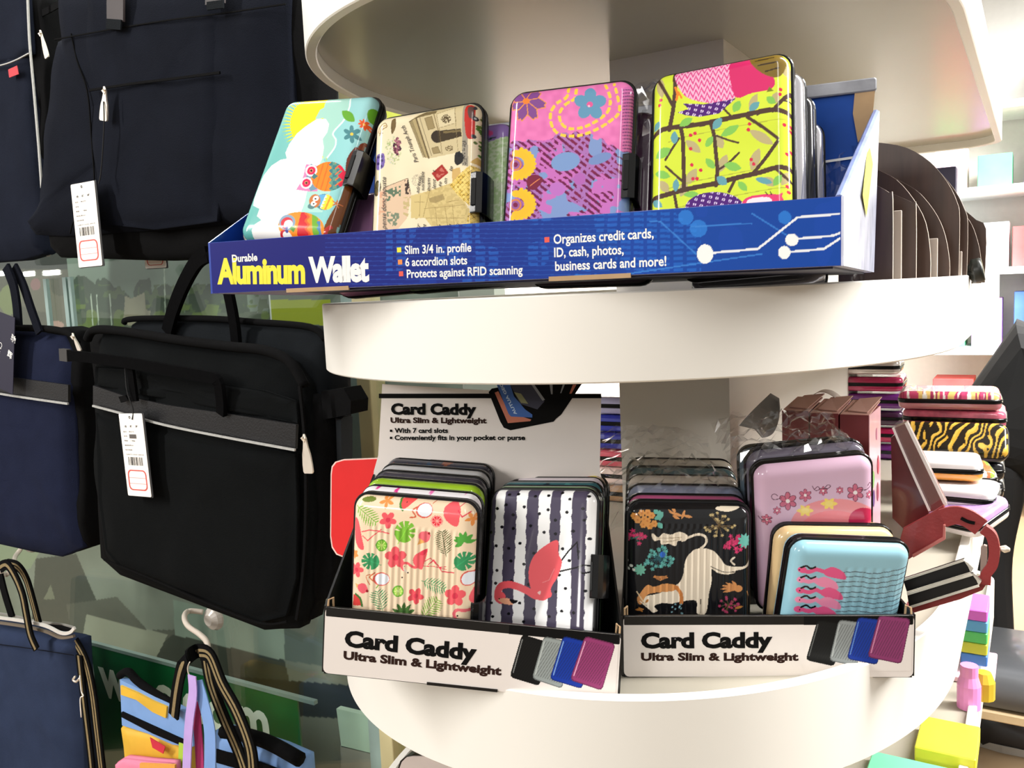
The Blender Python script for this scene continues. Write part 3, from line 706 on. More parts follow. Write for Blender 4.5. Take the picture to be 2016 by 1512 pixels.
def art_tropical(k):
    BG = (242, 218, 186); k.C[:] = np.array(BG) + (noise2(k.X, k.Y, 200, 1)[:, None] - .5) * 8
    R1, R2, G1, G2, G3, DK = (240, 96, 104), (222, 62, 84), (126, 188, 62), (58, 150, 96), (86, 168, 70), (70, 92, 50)
    k.palm(250, 770, 370, 870, 52, G1); k.flower(440, 855, 52, 5, R1, R2, .3); k.monstera(540, 925, 66, G1, BG, -60); k.ell(402, 1006, 34, 34, (226, 240, 170)); k.ell(402, 1006, 29, 29, G1)
    for t in range(0, 360, 45): k.line([(402, 1006), (402 + 27 * math.cos(t * D2R), 1006 + 27 * math.sin(t * D2R))], 4, (208, 232, 130))
    k.ring(402, 1006, 29, 35, (92, 168, 50))
    k.monstera(336, 1100, 54, G2, BG, 200); k.flower(486, 1078, 66, 5, R1, R2, .9, w=.38); k.flower(250, 1152, 46, 5, R1, R2)
    k.palm(785, 1075, 762, 925, 56, DK, 11)
    for a in (-150, -115, -80, -40, 0, 150, 190): k.leaf(890, 985, 890 + 62 * math.cos(a * D2R), 985 + 62 * math.sin(a * D2R), 13, G3)
    k.monstera(890, 1100, 60, G2, BG, -35); flamingo(k, 632, 1100, 118, R1, R2); k.ring(524, 1196, 0, 5, (40, 30, 30))
    k.line([(680, 1120), (712, 1092), (760, 1160), (832, 1168)], 6, R2); 
    k.blob([(235, 850), (262, 860), (285, 960), (296, 1028), (262, 1020), (236, 960)], R1); k.line([(285, 925), (330, 915), (380, 920), (445, 935)], 7, R1); k.line([(290, 950), (320, 978), (350, 950), (400, 912)], 6, R1)
    k.ell(400, 1206, 50, 40, (226, 96, 84)); k.ell(404, 1206, 42, 34, (236, 240, 246)); k.curve([(360, 1170), (330, 1195), (352, 1215)], 8, (200, 110, 70)); k.curve([(350, 1180), (310, 1188), (330, 1240)], 5, (210, 110, 70)); k.line([(385, 1240), (370, 1258)], 7, (120, 170, 80))
    k.ell(655, 800, 50, 44, (222, 96, 84)); k.ell(658, 798, 43, 38, (232, 238, 246)); k.curve([(610, 780), (585, 800), (605, 835), (570, 840)], 8, (210, 100, 70)); k.line([(700, 760), (720, 740)], 5, (210, 110, 80))
    k.ell(915, 1205, 48, 44, (222, 96, 84), -30); k.ell(916, 1206, 41, 37, (232, 238, 246), -30); k.line([(940, 1165), (965, 1150)], 6, (210, 110, 80))
    for cx, cy, rr in ((428, 745, 46), (938, 850, 46), (235, 1060, 30)):
        for a in range(5): k.leaf(cx, cy, cx + rr * math.cos(a * 1.257 + .4), cy + rr * math.sin(a * 1.257 + .4), 10, (236, 150, 78))
    k.poly([(505, 730), (600, 735), (560, 775), (522, 800), (508, 770)], (240, 84, 84)); k.curve([(508, 735), (512, 775), (526, 798)], 12, (74, 130, 50)); k.ell(545, 752, 3, 5, (40, 30, 30))
    k.ell(730, 862, 35, 35, (236, 60, 76)); k.ring(730, 862, 29, 33, (246, 196, 180)); 
    for t in range(0, 360, 45): k.line([(730, 862), (730 + 28 * math.cos(t * D2R), 862 + 28 * math.sin(t * D2R))], 4, (250, 170, 160))
    k.blob([(778, 775), (830, 752), (868, 790), (866, 840), (852, 892), (810, 880), (772, 835)], R1); k.line([(855, 800), (880, 838), (925, 810)], 7, R2); k.line([(862, 780), (895, 752), (930, 740)], 6, R2)
    k.blob([(630, 930), (665, 922), (692, 940), (680, 980), (640, 990), (622, 958)], (240, 110, 120)); k.poly([(628, 965), (662, 985), (614, 1004)], (232, 170, 96)); k.ell(684, 935, 8, 8, (150, 30, 40))
    k.ell(320, 735, 42, 15, (112, 130, 50)); 
    k.ell(250, 1250, 10, 10, BG); k.poly([(242, 1232), (268, 1240), (252, 1262)], (232, 180, 110)); k.blob([(262, 1240), (300, 1232), (320, 1270), (290, 1292), (262, 1270)], (240, 100, 112)); k.ell(316, 1277, 8, 8, (150, 30, 40))
    k.ell(500, 1278, 34, 34, (104, 180, 56)); k.ell(500, 1278, 26, 26, (178, 216, 92))
    for t in range(0, 360, 45): k.line([(500, 1278), (500 + 26 * math.cos(t * D2R), 1278 + 26 * math.sin(t * D2R))], 3, (226, 240, 170))
    k.palm(640, 1215, 775, 1265, 48, (74, 160, 104), 9); k.flower(604, 1306, 50, 5, (236, 86, 96), R2, .2); k.flower(838, 1306, 64, 5, R1, R2, 1.0, w=.38)
    k.blob([(945, 1250), (965, 1240), (962, 1372), (930, 1358), (914, 1320)], R1)
    k.palm(410, 1400, 378, 1280, 58, (58, 148, 96), 8); k.poly([(228, 1300), (262, 1298), (286, 1362), (222, 1366)], (214, 70, 66)); k.curve([(244, 1296), (275, 1322), (286, 1366)], 12, (70, 120, 60))
    for a in (-150, -118, -85, -55, -25): k.leaf(530, 1420, 530 + 78 * math.cos(a * D2R), 1420 + 78 * math.sin(a * D2R), 12, (72, 110, 56))
    k.palm(640, 1440, 735, 1330, 58, (122, 176, 62), 9); k.curve([(840, 1440), (832, 1410), (850, 1390), (900, 1395), (950, 1390)], 18, (238, 110, 120)); k.ell(852, 1424, 5, 5, (30, 20, 20))
def art_stripe(k):
    k.C[:] = (240, 240, 240); n = (noise2(k.X * 0, k.Y, 30, 3) - .5) * 8; t = (k.Y - 700) / 780
    for a, b, c, d in ((1000, 1086, 985, 1052), (1136, 1210, 1112, 1182), (1270, 1340, 1246, 1316), (1410, 1472, 1386, 1442), (1536, 1622, 1526, 1602), (1676, 1760, 1656, 1740)):
        k.put((k.X > a + (c - a) * t + n) & (k.X < b + (d - b) * t - n), (74, 68, 88))
    for x, y in ((1160, 707), (1212, 704), (1393, 713), (1316, 718), (1470, 696), (1628, 716), (1522, 735), (1092, 791), (1145, 768), (1252, 781), (1394, 798), (1342, 821), (1505, 813), (1600, 792), (1668, 826), (1186, 828), (1437, 860), (1607, 860), (1290, 893), (1119, 900), (1187, 909), (1050, 931), (1370, 932), (1438, 941), (1544, 925), (1632, 970), (1692, 942), (1085, 1012), (1227, 997), (1160, 1027), (1480, 1030), (1574, 1046), (1646, 1072), (1700, 1005), (1310, 1056), (1173, 1102), (1250, 1122), (1520, 1100), (1090, 1158), (1460, 1186), (1278, 1242), (1082, 1234), (1176, 1222), (1497, 1265), (1610, 1280), (1440, 1285), (1678, 1192), (1225, 1352), (1310, 1386), (1474, 1400), (1160, 1415), (1545, 1410), (1650, 1393), (1400, 1432), (1248, 1462), (1350, 1298), (1056, 1350), (1064, 1432)):
        k.ell(x, y, 10, 9, (18, 18, 24))
    k.line([(1464, 1112), (1510, 1050), (1566, 990), (1574, 1090)], 9, (24, 22, 26)); k.line([(1455, 1166), (1560, 1142), (1600, 1126), (1700, 1136)], 9, (24, 22, 26)); k.curve([(1600, 1126), (1575, 1150), (1600, 1176), (1645, 1160)], 9, (24, 22, 26))
    C1 = (236, 92, 100)
    k.curve([(1395, 1300), (1330, 1312), (1270, 1280), (1215, 1255), (1160, 1242), (1112, 1254), (1094, 1300), (1112, 1336)], 42, C1)
    k.blob([(1450, 980), (1456, 1060), (1476, 1110), (1450, 1196), (1412, 1260), (1408, 1310), (1360, 1338), (1316, 1318), (1284, 1240), (1280, 1150), (1312, 1068), (1384, 1006)], C1)
    k.ell(1108, 1318, 34, 34, C1); k.blob([(1096, 1330), (1150, 1322), (1186, 1340), (1180, 1362), (1130, 1356)], (244, 176, 140)); k.blob([(1166, 1330), (1214, 1338), (1196, 1354), (1178, 1352)], (24, 22, 26)); k.ell(1104, 1326, 4, 4, (40, 20, 20)); k.line([(1362, 1230), (1400, 1215), (1430, 1150)], 4, (244, 140, 146)); k.blob([(1330, 1290), (1350, 1280), (1345, 1302)], (246, 200, 196))
def sprig(k, x, y, r, c, n=16, dot=9, seed=0, stem=None):
    rg = np.random.default_rng(seed)
    for i in range(n):
        a = rg.random() * 6.28; q = r * rg.random() ** .5; ex, ey = x + q * math.cos(a), y + q * .8 * math.sin(a)
        if stem: k.line([(x, y), (ex, ey)], 3, stem)
        k.flower(ex, ey, dot * 1.5, 5, c, tuple(min(255, v * 1.2) for v in c), a, w=.3)
def art_unicorn(k):
    k.C[:] = (20, 20, 23); CR, OR, TE, PK, TN = (232, 218, 196), (206, 142, 84), (86, 156, 150), (188, 50, 96), (180, 160, 112)
    for x, y in ((195, 885), (232, 868), (265, 866), (210, 905), (246, 900), (285, 880), (240, 930), (276, 938), (300, 925), (262, 910)): k.flower(x, y, 20, 6, (214, 148, 76), (196, 120, 60), w=.4)
    for a in ((300, 870, 320, 850), (330, 850, 330, 910), (300, 900, 350, 880), (320, 920, 345, 950), (350, 860, 320, 900)): k.leaf(*a, 14, (100, 172, 158))
    for a in ((380, 860, 460, 885), (400, 880, 440, 900), (450, 900, 470, 850), (460, 880, 510, 890), (420, 860, 400, 845)): k.leaf(*a, 8, OR)
    sprig(k, 655, 935, 88, TN, 24, 6, 3, (110, 90, 60)); sprig(k, 200, 1005, 52, PK, 14, 9, 4, (60, 110, 100)); sprig(k, 745, 1035, 60, PK, 24, 9, 5); sprig(k, 320, 1115, 84, TE, 34, 8, 6, (40, 90, 100)); k.ell(345, 1095, 16, 16, (46, 100, 190))
    for a in range(0, 360, 40): k.leaf(800, 1020, 800 + 44 * math.cos(a * D2R), 1020 + 44 * math.sin(a * D2R), 9, (104, 176, 164)); k.leaf(222, 1178, 222 + 34 * math.cos(a * D2R), 1178 + 34 * math.sin(a * D2R), 8, (104, 172, 150))
    for x, y in ((160, 1135), (178, 1160), (165, 1178), (190, 1180)): k.ell(x, y, 8, 8, (206, 210, 200))
    for a in ((290, 1218, 380, 1222), (330, 1238, 370, 1210), (300, 1210, 330, 1235)): k.leaf(*a, 8, (180, 120, 70))
    k.blob([(640, 845), (665, 832), (775, 834), (720, 858), (670, 856)], CR)
    k.curve([(556, 1062), (586, 1030), (580, 996), (540, 984), (490, 1000), (455, 1018)], 13, CR)
    k.blob([(285, 990), (292, 978), (320, 1000), (350, 978), (390, 985), (440, 970), (485, 992), (470, 1020), (430, 1020), (418, 1048), (380, 1036), (340, 1040), (330, 1016), (300, 1020)], CR)
    for P in ([(320, 1004), (390, 1004), (450, 1000)], [(350, 1026), (400, 1020), (440, 1010)]): k.curve(P, 4, (176, 156, 128))
    k.blob([(470, 1130), (510, 1075), (560, 1060), (620, 1072), (660, 1110), (690, 1150), (745, 1162), (800, 1158), (828, 1130), (836, 1112), (834, 1150), (800, 1172), (748, 1184), (740, 1196), (700, 1204), (650, 1196), (615, 1176), (616, 1240), (600, 1310), (584, 1416), (534, 1416), (530, 1350), (450, 1352), (400, 1364), (340, 1362), (300, 1380), (318, 1404), (290, 1412), (258, 1376), (236, 1340), (262, 1322), (330, 1306), (420, 1262), (456, 1216)], CR)
    k.curve([(610, 1160), (680, 1190), (740, 1190)], 4, (40, 34, 30)); k.curve([(740, 1110), (722, 1130), (740, 1150)], 9, CR); k.curve([(600, 1275), (590, 1300), (560, 1310)], 6, CR); k.curve([(556, 1340), (556, 1416)], 4, (60, 50, 40))
    k.blob([(205, 1342), (228, 1300), (262, 1262), (300, 1272), (350, 1256), (400, 1258), (436, 1274), (400, 1296), (330, 1302), (262, 1316), (226, 1370)], OR); k.curve([(420, 1276), (446, 1310), (448, 1360)], 20, (204, 128, 66)); k.line([(222, 1352), (280, 1400)], 5, (240, 226, 204)); k.line([(205, 1300), (250, 1370)], 6, (226, 200, 160))
    for a in (150, 175, 200, 225, 250): k.leaf(760, 1280, 760 + 96 * math.cos(a * D2R), 1280 + 44 * math.sin(a * D2R), 8, (206, 140, 84))
    k.ell(762, 1282, 24, 18, (206, 140, 84)); sprig(k, 708, 1372, 56, (168, 60, 96), 20, 6, 9, (90, 80, 50)); sprig(k, 430, 1396, 40, (120, 160, 170), 10, 4, 10)
    for a in ((195, 1400, 245, 1395), (215, 1385, 235, 1410), (740, 1390, 790, 1380), (250, 1360, 270, 1340)): k.leaf(*a, 7, (180, 120, 60))
    for P in ([(380, 850), (430, 880)], [(815, 1300), (830, 1330)]): k.line(P, 5, OR)
def art_lilac(k):
    k.C[:] = (218, 182, 206); DK = (92, 52, 72)
    k.ell(1300, 930, 250, 145, (236, 150, 156)); k.ell(1290, 960, 190, 110, (240, 132, 140)); k.ell(1450, 905, 80, 70, (198, 44, 84))
    for x, y in ((1130, 850), (1262, 812)): 
        for a in range(6): k.leaf(x, y, x + 48 * math.cos(a * 1.05), y + 34 * math.sin(a * 1.05), 11, (246, 214, 110))
        k.ell(x, y, 22, 15, (246, 218, 130))
    for x, y, r in ((1035, 798, 48), (1131, 766, 34), (1230, 742, 24), (1321, 738, 20), (1406, 751, 46), (976, 850, 22), (1488, 766, 22), (920, 900, 28)): k.flower(x, y, r, 6, (206, 112, 138), (246, 236, 236), .5, cr=.24, edge=DK, w=.27)
    for P in ([(1000, 780), (960, 790), (945, 772), (960, 758), (978, 768)], [(1170, 716), (1190, 740), (1220, 728), (1250, 730), (1270, 716), (1256, 708), (1240, 722)], [(1430, 735), (1470, 735), (1500, 715), (1492, 700), (1478, 714)], [(1180, 735), (1200, 718), (1212, 732)], [(880, 890), (900, 905), (950, 890)]): k.curve(P, 4, DK)
def art_blue(k):
    k.C[:] = (150, 198, 214); A, B = (232, 92, 144), (242, 146, 184)
    for i, (y, c) in enumerate(((1178, A), (1232, B), (1290, A), (1342, B), (1394, A))):
        xo = (1290, 1246, 1272, 1262, 1240)[i]
        for dy in (0, 26): k.curve([(xo + 20, y + 14 + dy), (1420, y + 8 + dy), (1520, y + 18 + dy), (1700, y - 14 + dy)], 5, (92, 110, 122))
        k.curve([(xo - 60, y + 6), (1190, y - 4), (1150, y + 8), (1110, y - 2)], 22, c); k.blob([(xo - 62, y + 4), (xo - 10, y - 18), (xo + 50, y + 10), (xo + 64, y + 50), (xo + 10, y + 44), (xo - 44, y + 30)], c)
        k.ell(1116 - i * 6 % 30, y - 2, 24, 17, c); k.curve([(1108, y - 14), (1136, y - 24), (1160, y - 10), (1186, y - 18)], 10, (28, 26, 32)); k.ell(1100, y, 4, 4, (28, 26, 32))
# ================================================================ CARDBOARD DISPLAY BOXES
KRAFT = mat('raw_cardboard', (176, 146, 110), 0.85, var=0.08, nscale=60)
CBLACK = mat('black_board', (10, 10, 11), 0.35, coat=0.15, var=0.1)
CWHITE = mat('white_board', (236, 228, 222), 0.42, coat=0.08, var=0.015)
INK_BLACK = mat('black_ink', (9, 8, 8), 0.8, var=0.0, spec=.15)
INK_BROWN = mat('brown_ink', (48, 28, 22), 0.8, var=0.0, spec=.15)
INK_WHITE = mat('white_ink', (236, 236, 232), 0.5, var=0.0)
INK_YELLOW = mat('yellow_ink', (232, 222, 30), 0.5, var=0.0)
INK_ORANGE = mat('orange_ink', (228, 132, 50), 0.5, var=0.0)
INK_RED = mat('red_ink', (222, 74, 58), 0.5, var=0.0)
CARDPRINT = print_mat('printed_board', 0.45, 0.05, 0.15)
TH = 0.0012
def panel(P3, n, t=TH): return slab(P3, n, t)
def print_patch(name, parent, pose, x0, x1, y0, y1, z, res, sheet, base, art, material=None, mask=None):
    nx, ny = int((x1 - x0) / res), int((y1 - y0) / res)
    X, Y = np.meshgrid(np.linspace(x0, x1, nx), np.linspace(y0, y1, ny)); X, Y = X.ravel(), Y.ravel()
    o = grid_mesh(name, X, Y, np.full_like(X, z), nx, ny, material or CARDPRINT, parent, smooth=False)
    Hm = pose.sheet(*sheet, x0, x1, y0, y1, z)
    q = np.stack([X, Y, np.ones_like(X)]).T @ Hm.T
    ink = Ink(q[:, 0] / q[:, 2], q[:, 1] / q[:, 2], base); art(ink); set_print(o, ink.C)
    return o
def lettering(parent, pose, items, material, label=None, name='lettering'):
    for a, kw in items:
        V, F = text_on(pose, *a, **kw); o = mesh(name, V, F, material, parent)
        if label: o['label'] = label
    return o

# ---- the blue box on the middle shelf
bp = Pose(8.8, 1.6, -0.3, (-.4804, .3938, .0080)); BL, BH, BD, BB = 0.401, 0.0345, 0.12, 0.110
blue = empty('display_box', 'long blue cardboard display box with yellow and white lettering', 'display box', bp.mat())
CBLUE = mat('blue_board', (22, 60, 160), 0.3, coat=0.3, var=0.12, nscale=40)
CLAV = mat('board_underside', (150, 148, 176), 0.5, var=0.06, nscale=14)
def art_bluebox(k):
    t = np.clip((k.X - 600) / 700, 0, 1)[:, None]
    k.C[:] = np.array([18, 22, 112]) * (1 - t) + np.array([12, 66, 156]) * t
    n = noise2(k.X, k.Y, 60, 3); k.put(n > .68, (24, 70, 170), .35)
    g = ((k.Y % 11) < 6) & ((k.X % (26)) < 19) & (noise2(k.X, k.Y, 46, 5) > .5) & (k.X > 760) & (k.X < 1380)
    k.put(g, (40, 120, 214), .45); k.put(((k.Y % 9) < 1.8) & (k.X > 640) & (k.X < 1200), (60, 120, 210), .3)
    for x, y, r in ((985, 500, 0), (1375, 450, 17), (1350, 428, 15), (1430, 440, 0), (1545, 428, 13), (1140, 560, 20)): k.ell(x, y, r, r, (46, 128, 214), a=.75)
    for P in ([(1280, 436), (1300, 436), (1370, 500)], [(1480, 420), (1560, 470)], [(1360, 446), (1480, 440)], [(1230, 540), (1500, 500)]): k.line(P, 3, (60, 130, 210), .8)
    for P in ([(1400, 498), (1492, 490), (1570, 428), (1652, 421)], [(1572, 470), (1640, 464), (1660, 456)], [(1556, 496), (1622, 490), (1656, 468)]): k.line(P, 4.5, (226, 230, 236))
    for x, y, rx, ry in ((1388, 500, 16, 19), (1559, 472, 13, 12), (1544, 497, 12, 13)): k.ell(x, y, rx, ry, (238, 240, 238))
V, F = box_vf(0, BL, 0, BH, -TH, 0); mesh('front_panel', V, F, CBLUE, blue)
print_patch('printed_face', blue, bp, 0.0004, BL - .0004, 0.0003, BH - .0003, .0001, .00042, (1, 0, 0), (20, 40, 150), art_bluebox)
for sx, x0, x1 in ((-1, 0, -0.008), (1, BL, BL + .017)):
    P = [(x0, 0, 0), (x0, BH, 0), (x1, BB - .012, -BD), (x0 + (x1 - x0) * .85, 0, -BD)]
    V, F = panel(P, (-sx, 0, 0)); mesh('side_panel', V, F, mat('glare_board', (196, 200, 222), 0.22, coat=0.5, var=0.25, nscale=50, stretch=(1, 1, 3)) if sx > 0 else CBLUE, blue)  # pale right panel has the glare on the blue board painted in
    if sx > 0:
        v2, f2 = tube([(x0 - .001, BH - .001, -.001), (x1 - .001, BB - .013, -BD)], .0022, 8); o = mesh('folded_edge', v2, f2, mat('worn_board', (120, 134, 180), 0.35, var=0.2, nscale=90), blue)
        prt = [[(x1 * .4 + x0 * .6 + .0004, .04, -BD * .42), (x1 * .55 + x0 * .45 + .0005, .075, -BD * .66), (x1 * .7 + x0 * .3 + .0006, .062, -BD * .75), (x1 * .5 + x0 * .5 + .0006, .03, -BD * .6)]]
        V = [(p[0] + .0022, p[1], p[2]) for p in prt[0]]; mesh('printed_mark', V, [(0, 1, 2, 3)], mat('yellow_mark', (214, 206, 60), 0.4, var=0.1), blue)
P = [(-.006, 0, -BD), (BL + .014, 0, -BD), (BL + .014, BB * .8, -BD), (BL + .004, BB, -BD), (-.004, BB, -BD), (-.006, BB * .8, -BD)]
V, F = panel(P, (0, 0, 1)); mesh('back_panel', V, F, mat('blue_board_inside', (24, 72, 158), .6, var=.12, nscale=40, spec=.2), blue)
V, F = box_vf(-.004, BL + .0165, BB, BB + .008, -BD - .004, -BD + .003, .0015); mesh('folded_top_edge', V, F, mat('worn_board_grey', (150, 152, 160), 0.4, var=0.2, nscale=80), blue)
V, F = slab([(BL + .004, BB, -BD + .002), (BL + .016, BB + .006, -BD + .002), (BL + .014, BB - .018, -BD + .002), (BL + .006, BB - .03, -BD + .002), (BL + .003, BB - .012, -BD + .002)], (0, 0, 1), .001); mesh('torn_edge', V, F, KRAFT, blue)
V, F = slab([(BL - .03, BB - .040, -BD + .0016), (BL + .004, BB - .038, -BD + .0016), (BL + .004, BB - .0395, -BD + .0016), (BL - .03, BB - .0415, -BD + .0016)], (0, 0, 1), .0003); mesh('printed_line', V, F, INK_WHITE, blue)
P = [(0, 0, 0), (BL, 0, 0), (BL + .014, 0, -BD), (-.006, 0, -BD)]
V, F = panel(P, (0, -1, 0), .0010); mesh('bottom_panel', V, F, CLAV, blue)
P = [(.070, -.0011, -.004), (BL - .004, -.0011, -.004), (BL + .01, -.0011, -BD + .01), (.03, -.0011, -BD + .01)]
V, F = panel(P, (0, -1, 0), .0086); mesh('bottom_flap', V, F, mat('shaded_board', (22, 24, 60), 0.5, var=0.1), blue)  # navy paints in the shaded underside; thickness fills the gap below the box
for x in (.062, .245):
    V, F = box_vf(x, x + .048, -.0014, .0012, -.0006, .0006); mesh('tab_slot', V, F, KRAFT, blue)
slant = dict(bold=0.035)
lettering(blue, bp, [(('Aluminum', (428, 557), (601, 556), 46), dict(bold=.045, spacing=.9, z=.0002))], INK_YELLOW, 'yellow lettering')
lettering(blue, bp, [(('Wallet', (608, 554), (727, 552), 46), dict(bold=.045, spacing=.9, z=.0002)), (('Durable', (457, 516), (507, 513), 14), dict(bold=.03, z=.0003)),
    (('Slim 3/4 in. profile', (797, 500), (928, 495), 16), dict(bold=.022, z=.0002)), (('6 accordion slots', (798, 524), (920, 520), 16), dict(bold=.022, z=.0002)),
    (('Protects against RFID scanning', (801, 547), (1029, 539), 16), dict(bold=.022, z=.0002)), (('Organizes credit cards,', (1090, 480), (1287, 468), 18), dict(bold=.022, z=.0002)),
    (('ID, cash, photos,', (1091, 506), (1228, 500), 18), dict(bold=.022, z=.0002)), (('business cards and more!', (1093, 533), (1312, 523), 18), dict(bold=.022, z=.0002))], INK_WHITE, 'white lettering')
def bullets(parent, pose, spots, s, material, z=.0002):
    P = []
    for x, y in spots:
        c = pose.on(x, y); P.append(([(c[0] - s, c[1] - s, z), (c[0] + s, c[1] - s, z), (c[0] + s, c[1] + s, z), (c[0] - s, c[1] + s, z)], [(0, 1, 2, 3)]))
    V, F = merge(*P); return mesh('bullet', V, F, material, parent)
bullets(blue, bp, [(786, 492)], .0015, INK_YELLOW); bullets(blue, bp, [(788, 516)], .0015, INK_ORANGE); bullets(blue, bp, [(790, 539)], .0015, INK_RED); bullets(blue, bp, [(1077, 472)], .0015, INK_RED)

# ---- the two white-fronted boxes on the lower shelf
def art_four(cols):
    def f(k):
        k.C[:] = (236, 228, 222)
        k.put(k.Y < cols['band'](k.X), (11, 11, 12))
        for P, c, hi in cols['w']:
            P = [np.array(p, float) for p in P]; cen = sum(P) / 4
            Q = []
            for i in range(4):
                a, b, d = P[i - 1], P[i], P[(i + 1) % 4]
                Q += [b + (a - b) / np.linalg.norm(a - b) * 55, b + (a - b) / np.linalg.norm(a - b) * 16 + (d - b) / np.linalg.norm(d - b) * 16, b + (d - b) / np.linalg.norm(d - b) * 55]
            k.poly(Q, tuple(v * .72 for v in c)); S = [cen + (q - cen) * .955 for q in Q]; k.poly(S, c)
            I = [cen + (p - cen) * .82 for p in P]
            ax = (P[1] - P[0]) / np.linalg.norm(P[1] - P[0])
            k.poly(I, tuple(v * .7 + 10 for v in c), f=lambda x, y: (((x * ax[0] + y * ax[1] + (y - cen[1]) * .42) / 42) % 1) < .34)
            k.line([P[0] * .93 + P[1] * .07 + (P[3] - P[0]) * .12, P[3] * .93 + P[2] * .07 - (P[3] - P[0]) * .12], 16, hi, .85)
    return f
def caddy_box(label, pose, W, H, D, hb, back, four, sheet, px0, texts, left_notch=0.10, xb=None):
    xb0, xb1 = xb or (.004, W - .004)
    root = empty('display_box', label, 'display box', pose.mat()); px0 = pose.on(*px0)[0]
    Hs = pose.sheet(*sheet, 0, W, 0, H, 0); A = Hs @ np.array([0, H - .0062, 1]); B = Hs @ np.array([W, H - .0062, 1]); A = A[:2] / A[2]; B = B[:2] / B[2]
    four['band'] = lambda x: A[1] + (x - A[0]) * (B[1] - A[1]) / (B[0] - A[0])
    V, F = loft([[(x, y, -.0016) for x, y in rrect(0, W, 0, H, .0035, 4)], [(x, y, 0) for x, y in rrect(0, W, 0, H, .0035, 4)]]); mesh('front_panel', V, F, CWHITE, root)
    V, F = box_vf(0.0002, W - .0002, H - .0062, H + .0003, -.0022, .00005, .0008); mesh('black_border', V, F, CBLACK, root)
    V, F = box_vf(0, W, H, H + .0012, -.005, .0, .0006)
    for x0, s in ((0, 1), (W, -1)):
        xq = xb0 if s > 0 else xb1
        P = [(x0, 0, -.0016), (x0, H, -.0016), (xq, left_notch, -D), (xq, 0, -D)]
        v, f = panel(P, (s, 0, 0), .0014); mesh('side_panel', v, f, CBLACK, root)
        v, f = tube([(x0 + s * .001, H - .001, -.002), (x0 + s * .001, H + .004, -.003), (x0 + s * .003, H + .0045, -.006), (x0 + s * .003, H - .002, -.007)], .0007, 6); mesh('paper_loop', v, f, KRAFT, root)
    v, f = panel([(0, 0, -.0016), (W, 0, -.0016), (xb1, 0, -D), (xb0, 0, -D)], (0, 1, 0), .001); mesh('bottom_panel', v, f, CBLACK, root)
    P = [(xb0, 0, -D), (xb1, 0, -D), (xb1 + .001, hb * .62, -D), (xb1 - .003, hb * .69, -D), (xb1 - .005, hb, -D), (xb0 + .003, hb, -D), (xb0 + .002, hb * .69, -D), (xb0 - .001, hb * .62, -D)] if back else [(xb0, 0, -D), (xb1, 0, -D), (xb1, hb, -D), (xb0, hb, -D)]
    v, f = panel(P, (0, 0, 1)); mesh('back_panel', v, f, CWHITE if back else CBLACK, root)
    print_patch('printed_wallets', root, pose, px0, W - .0012, .004, H - .0004, .00012, .0003, sheet, (238, 230, 224), art_four(four))
    a, b = texts
    lettering(root, pose, [(('Card Caddy', *a), dict(bold=.05, z=.00016))], INK_BLACK, 'large black lettering')
    lettering(root, pose, [(('Ultra Slim & Lightweight', *b), dict(bold=.048, z=.00016))], INK_BROWN, 'dark brown lettering')
    return root
lp = Pose(24, 3, -5, (-.385, .378, -.2365)); LW_, LH_, LD_ = .187, .0430, .12
# sheet for the printed wallets: zoomed frame at scale 7.754 from (980, 1240)
fourL = dict(band=lambda x: 25 + (x) * .089, w=[([(370, 66), (745, 180), (640, 860), (180, 720)], (20, 21, 21), (150, 152, 150)), ([(705, 95), (1090, 180), (985, 900), (520, 745)], (152, 160, 158), (196, 204, 200)),
    ([(1000, 92), (1400, 190), (1290, 905), (790, 755)], (26, 58, 160), (150, 190, 236)), ([(1330, 92), (1800, 215), (1590, 930), (1100, 765)], (150, 62, 112), (246, 190, 214))])
lbox = caddy_box('white-fronted cardboard box of flamingo wallets tilted over the lower shelf rim', lp, LW_, LH_, LD_, .178, True, fourL, (7.754, 980, 1240), (998, 1320),
    (((678, 1271), (938, 1300), 29), ((676, 1297), (987, 1329), 15)), left_notch=.108, xb=(-.006, .169))
v, f = box_vf(.068, .113, -.0006, .0012, -.0006, .0005); mesh('tab_slot', v, f, CBLACK, lbox)
# the tall printed back board of the left box
bbp = lp.shifted((0, 0, -LD_ + .0002))
lettering(lbox, bbp, [(('Card Caddy', (770, 815), (938, 816), 20), dict(bold=.05, z=-LD_ + .00045))], INK_BLACK, 'large black lettering')
lettering(lbox, bbp, [(('Ultra Slim & Lightweight', (769, 832), (958, 833), 10), dict(bold=.04, z=-LD_ + .00045))], INK_BROWN, 'dark brown lettering')
lettering(lbox, bbp, [(('With 7 card slots', (777, 852), (882, 852), 9), dict(bold=.035, z=-LD_ + .00045)), (('Conveniently fits in your pocket or purse', (777, 866), (1034, 866), 9), dict(bold=.035, z=-LD_ + .00045))], INK_BLACK, 'small black lettering')
bullets(lbox, bbp, [(770, 848), (770, 862)], .0009, INK_BLACK, z=-LD_ + .00045)
def flatpoly(parent, pose, name, P, z, material, label=None):
    V = [(*pose.on(*p), z) for p in P]; o = mesh(name, V, [tuple(range(len(V)))[::-1]], material, parent)
    if label: o['label'] = label
    return o
ZB = -LD_ + .0004
flatpoly(lbox, bbp, 'printed_line', [(746, 775), (1184, 775), (1184, 784), (746, 784)], ZB, INK_BLACK)
flatpoly(lbox, bbp, 'printed_wallet', [(962, 772), (968, 765), (984, 762), (1020, 752), (1148, 752), (1128, 782), (1105, 816), (1095, 824), (1090, 830), (1050, 838), (1005, 847), (992, 842), (985, 830)], ZB + 0.00004, INK_BLACK, 'open black wallet picture')
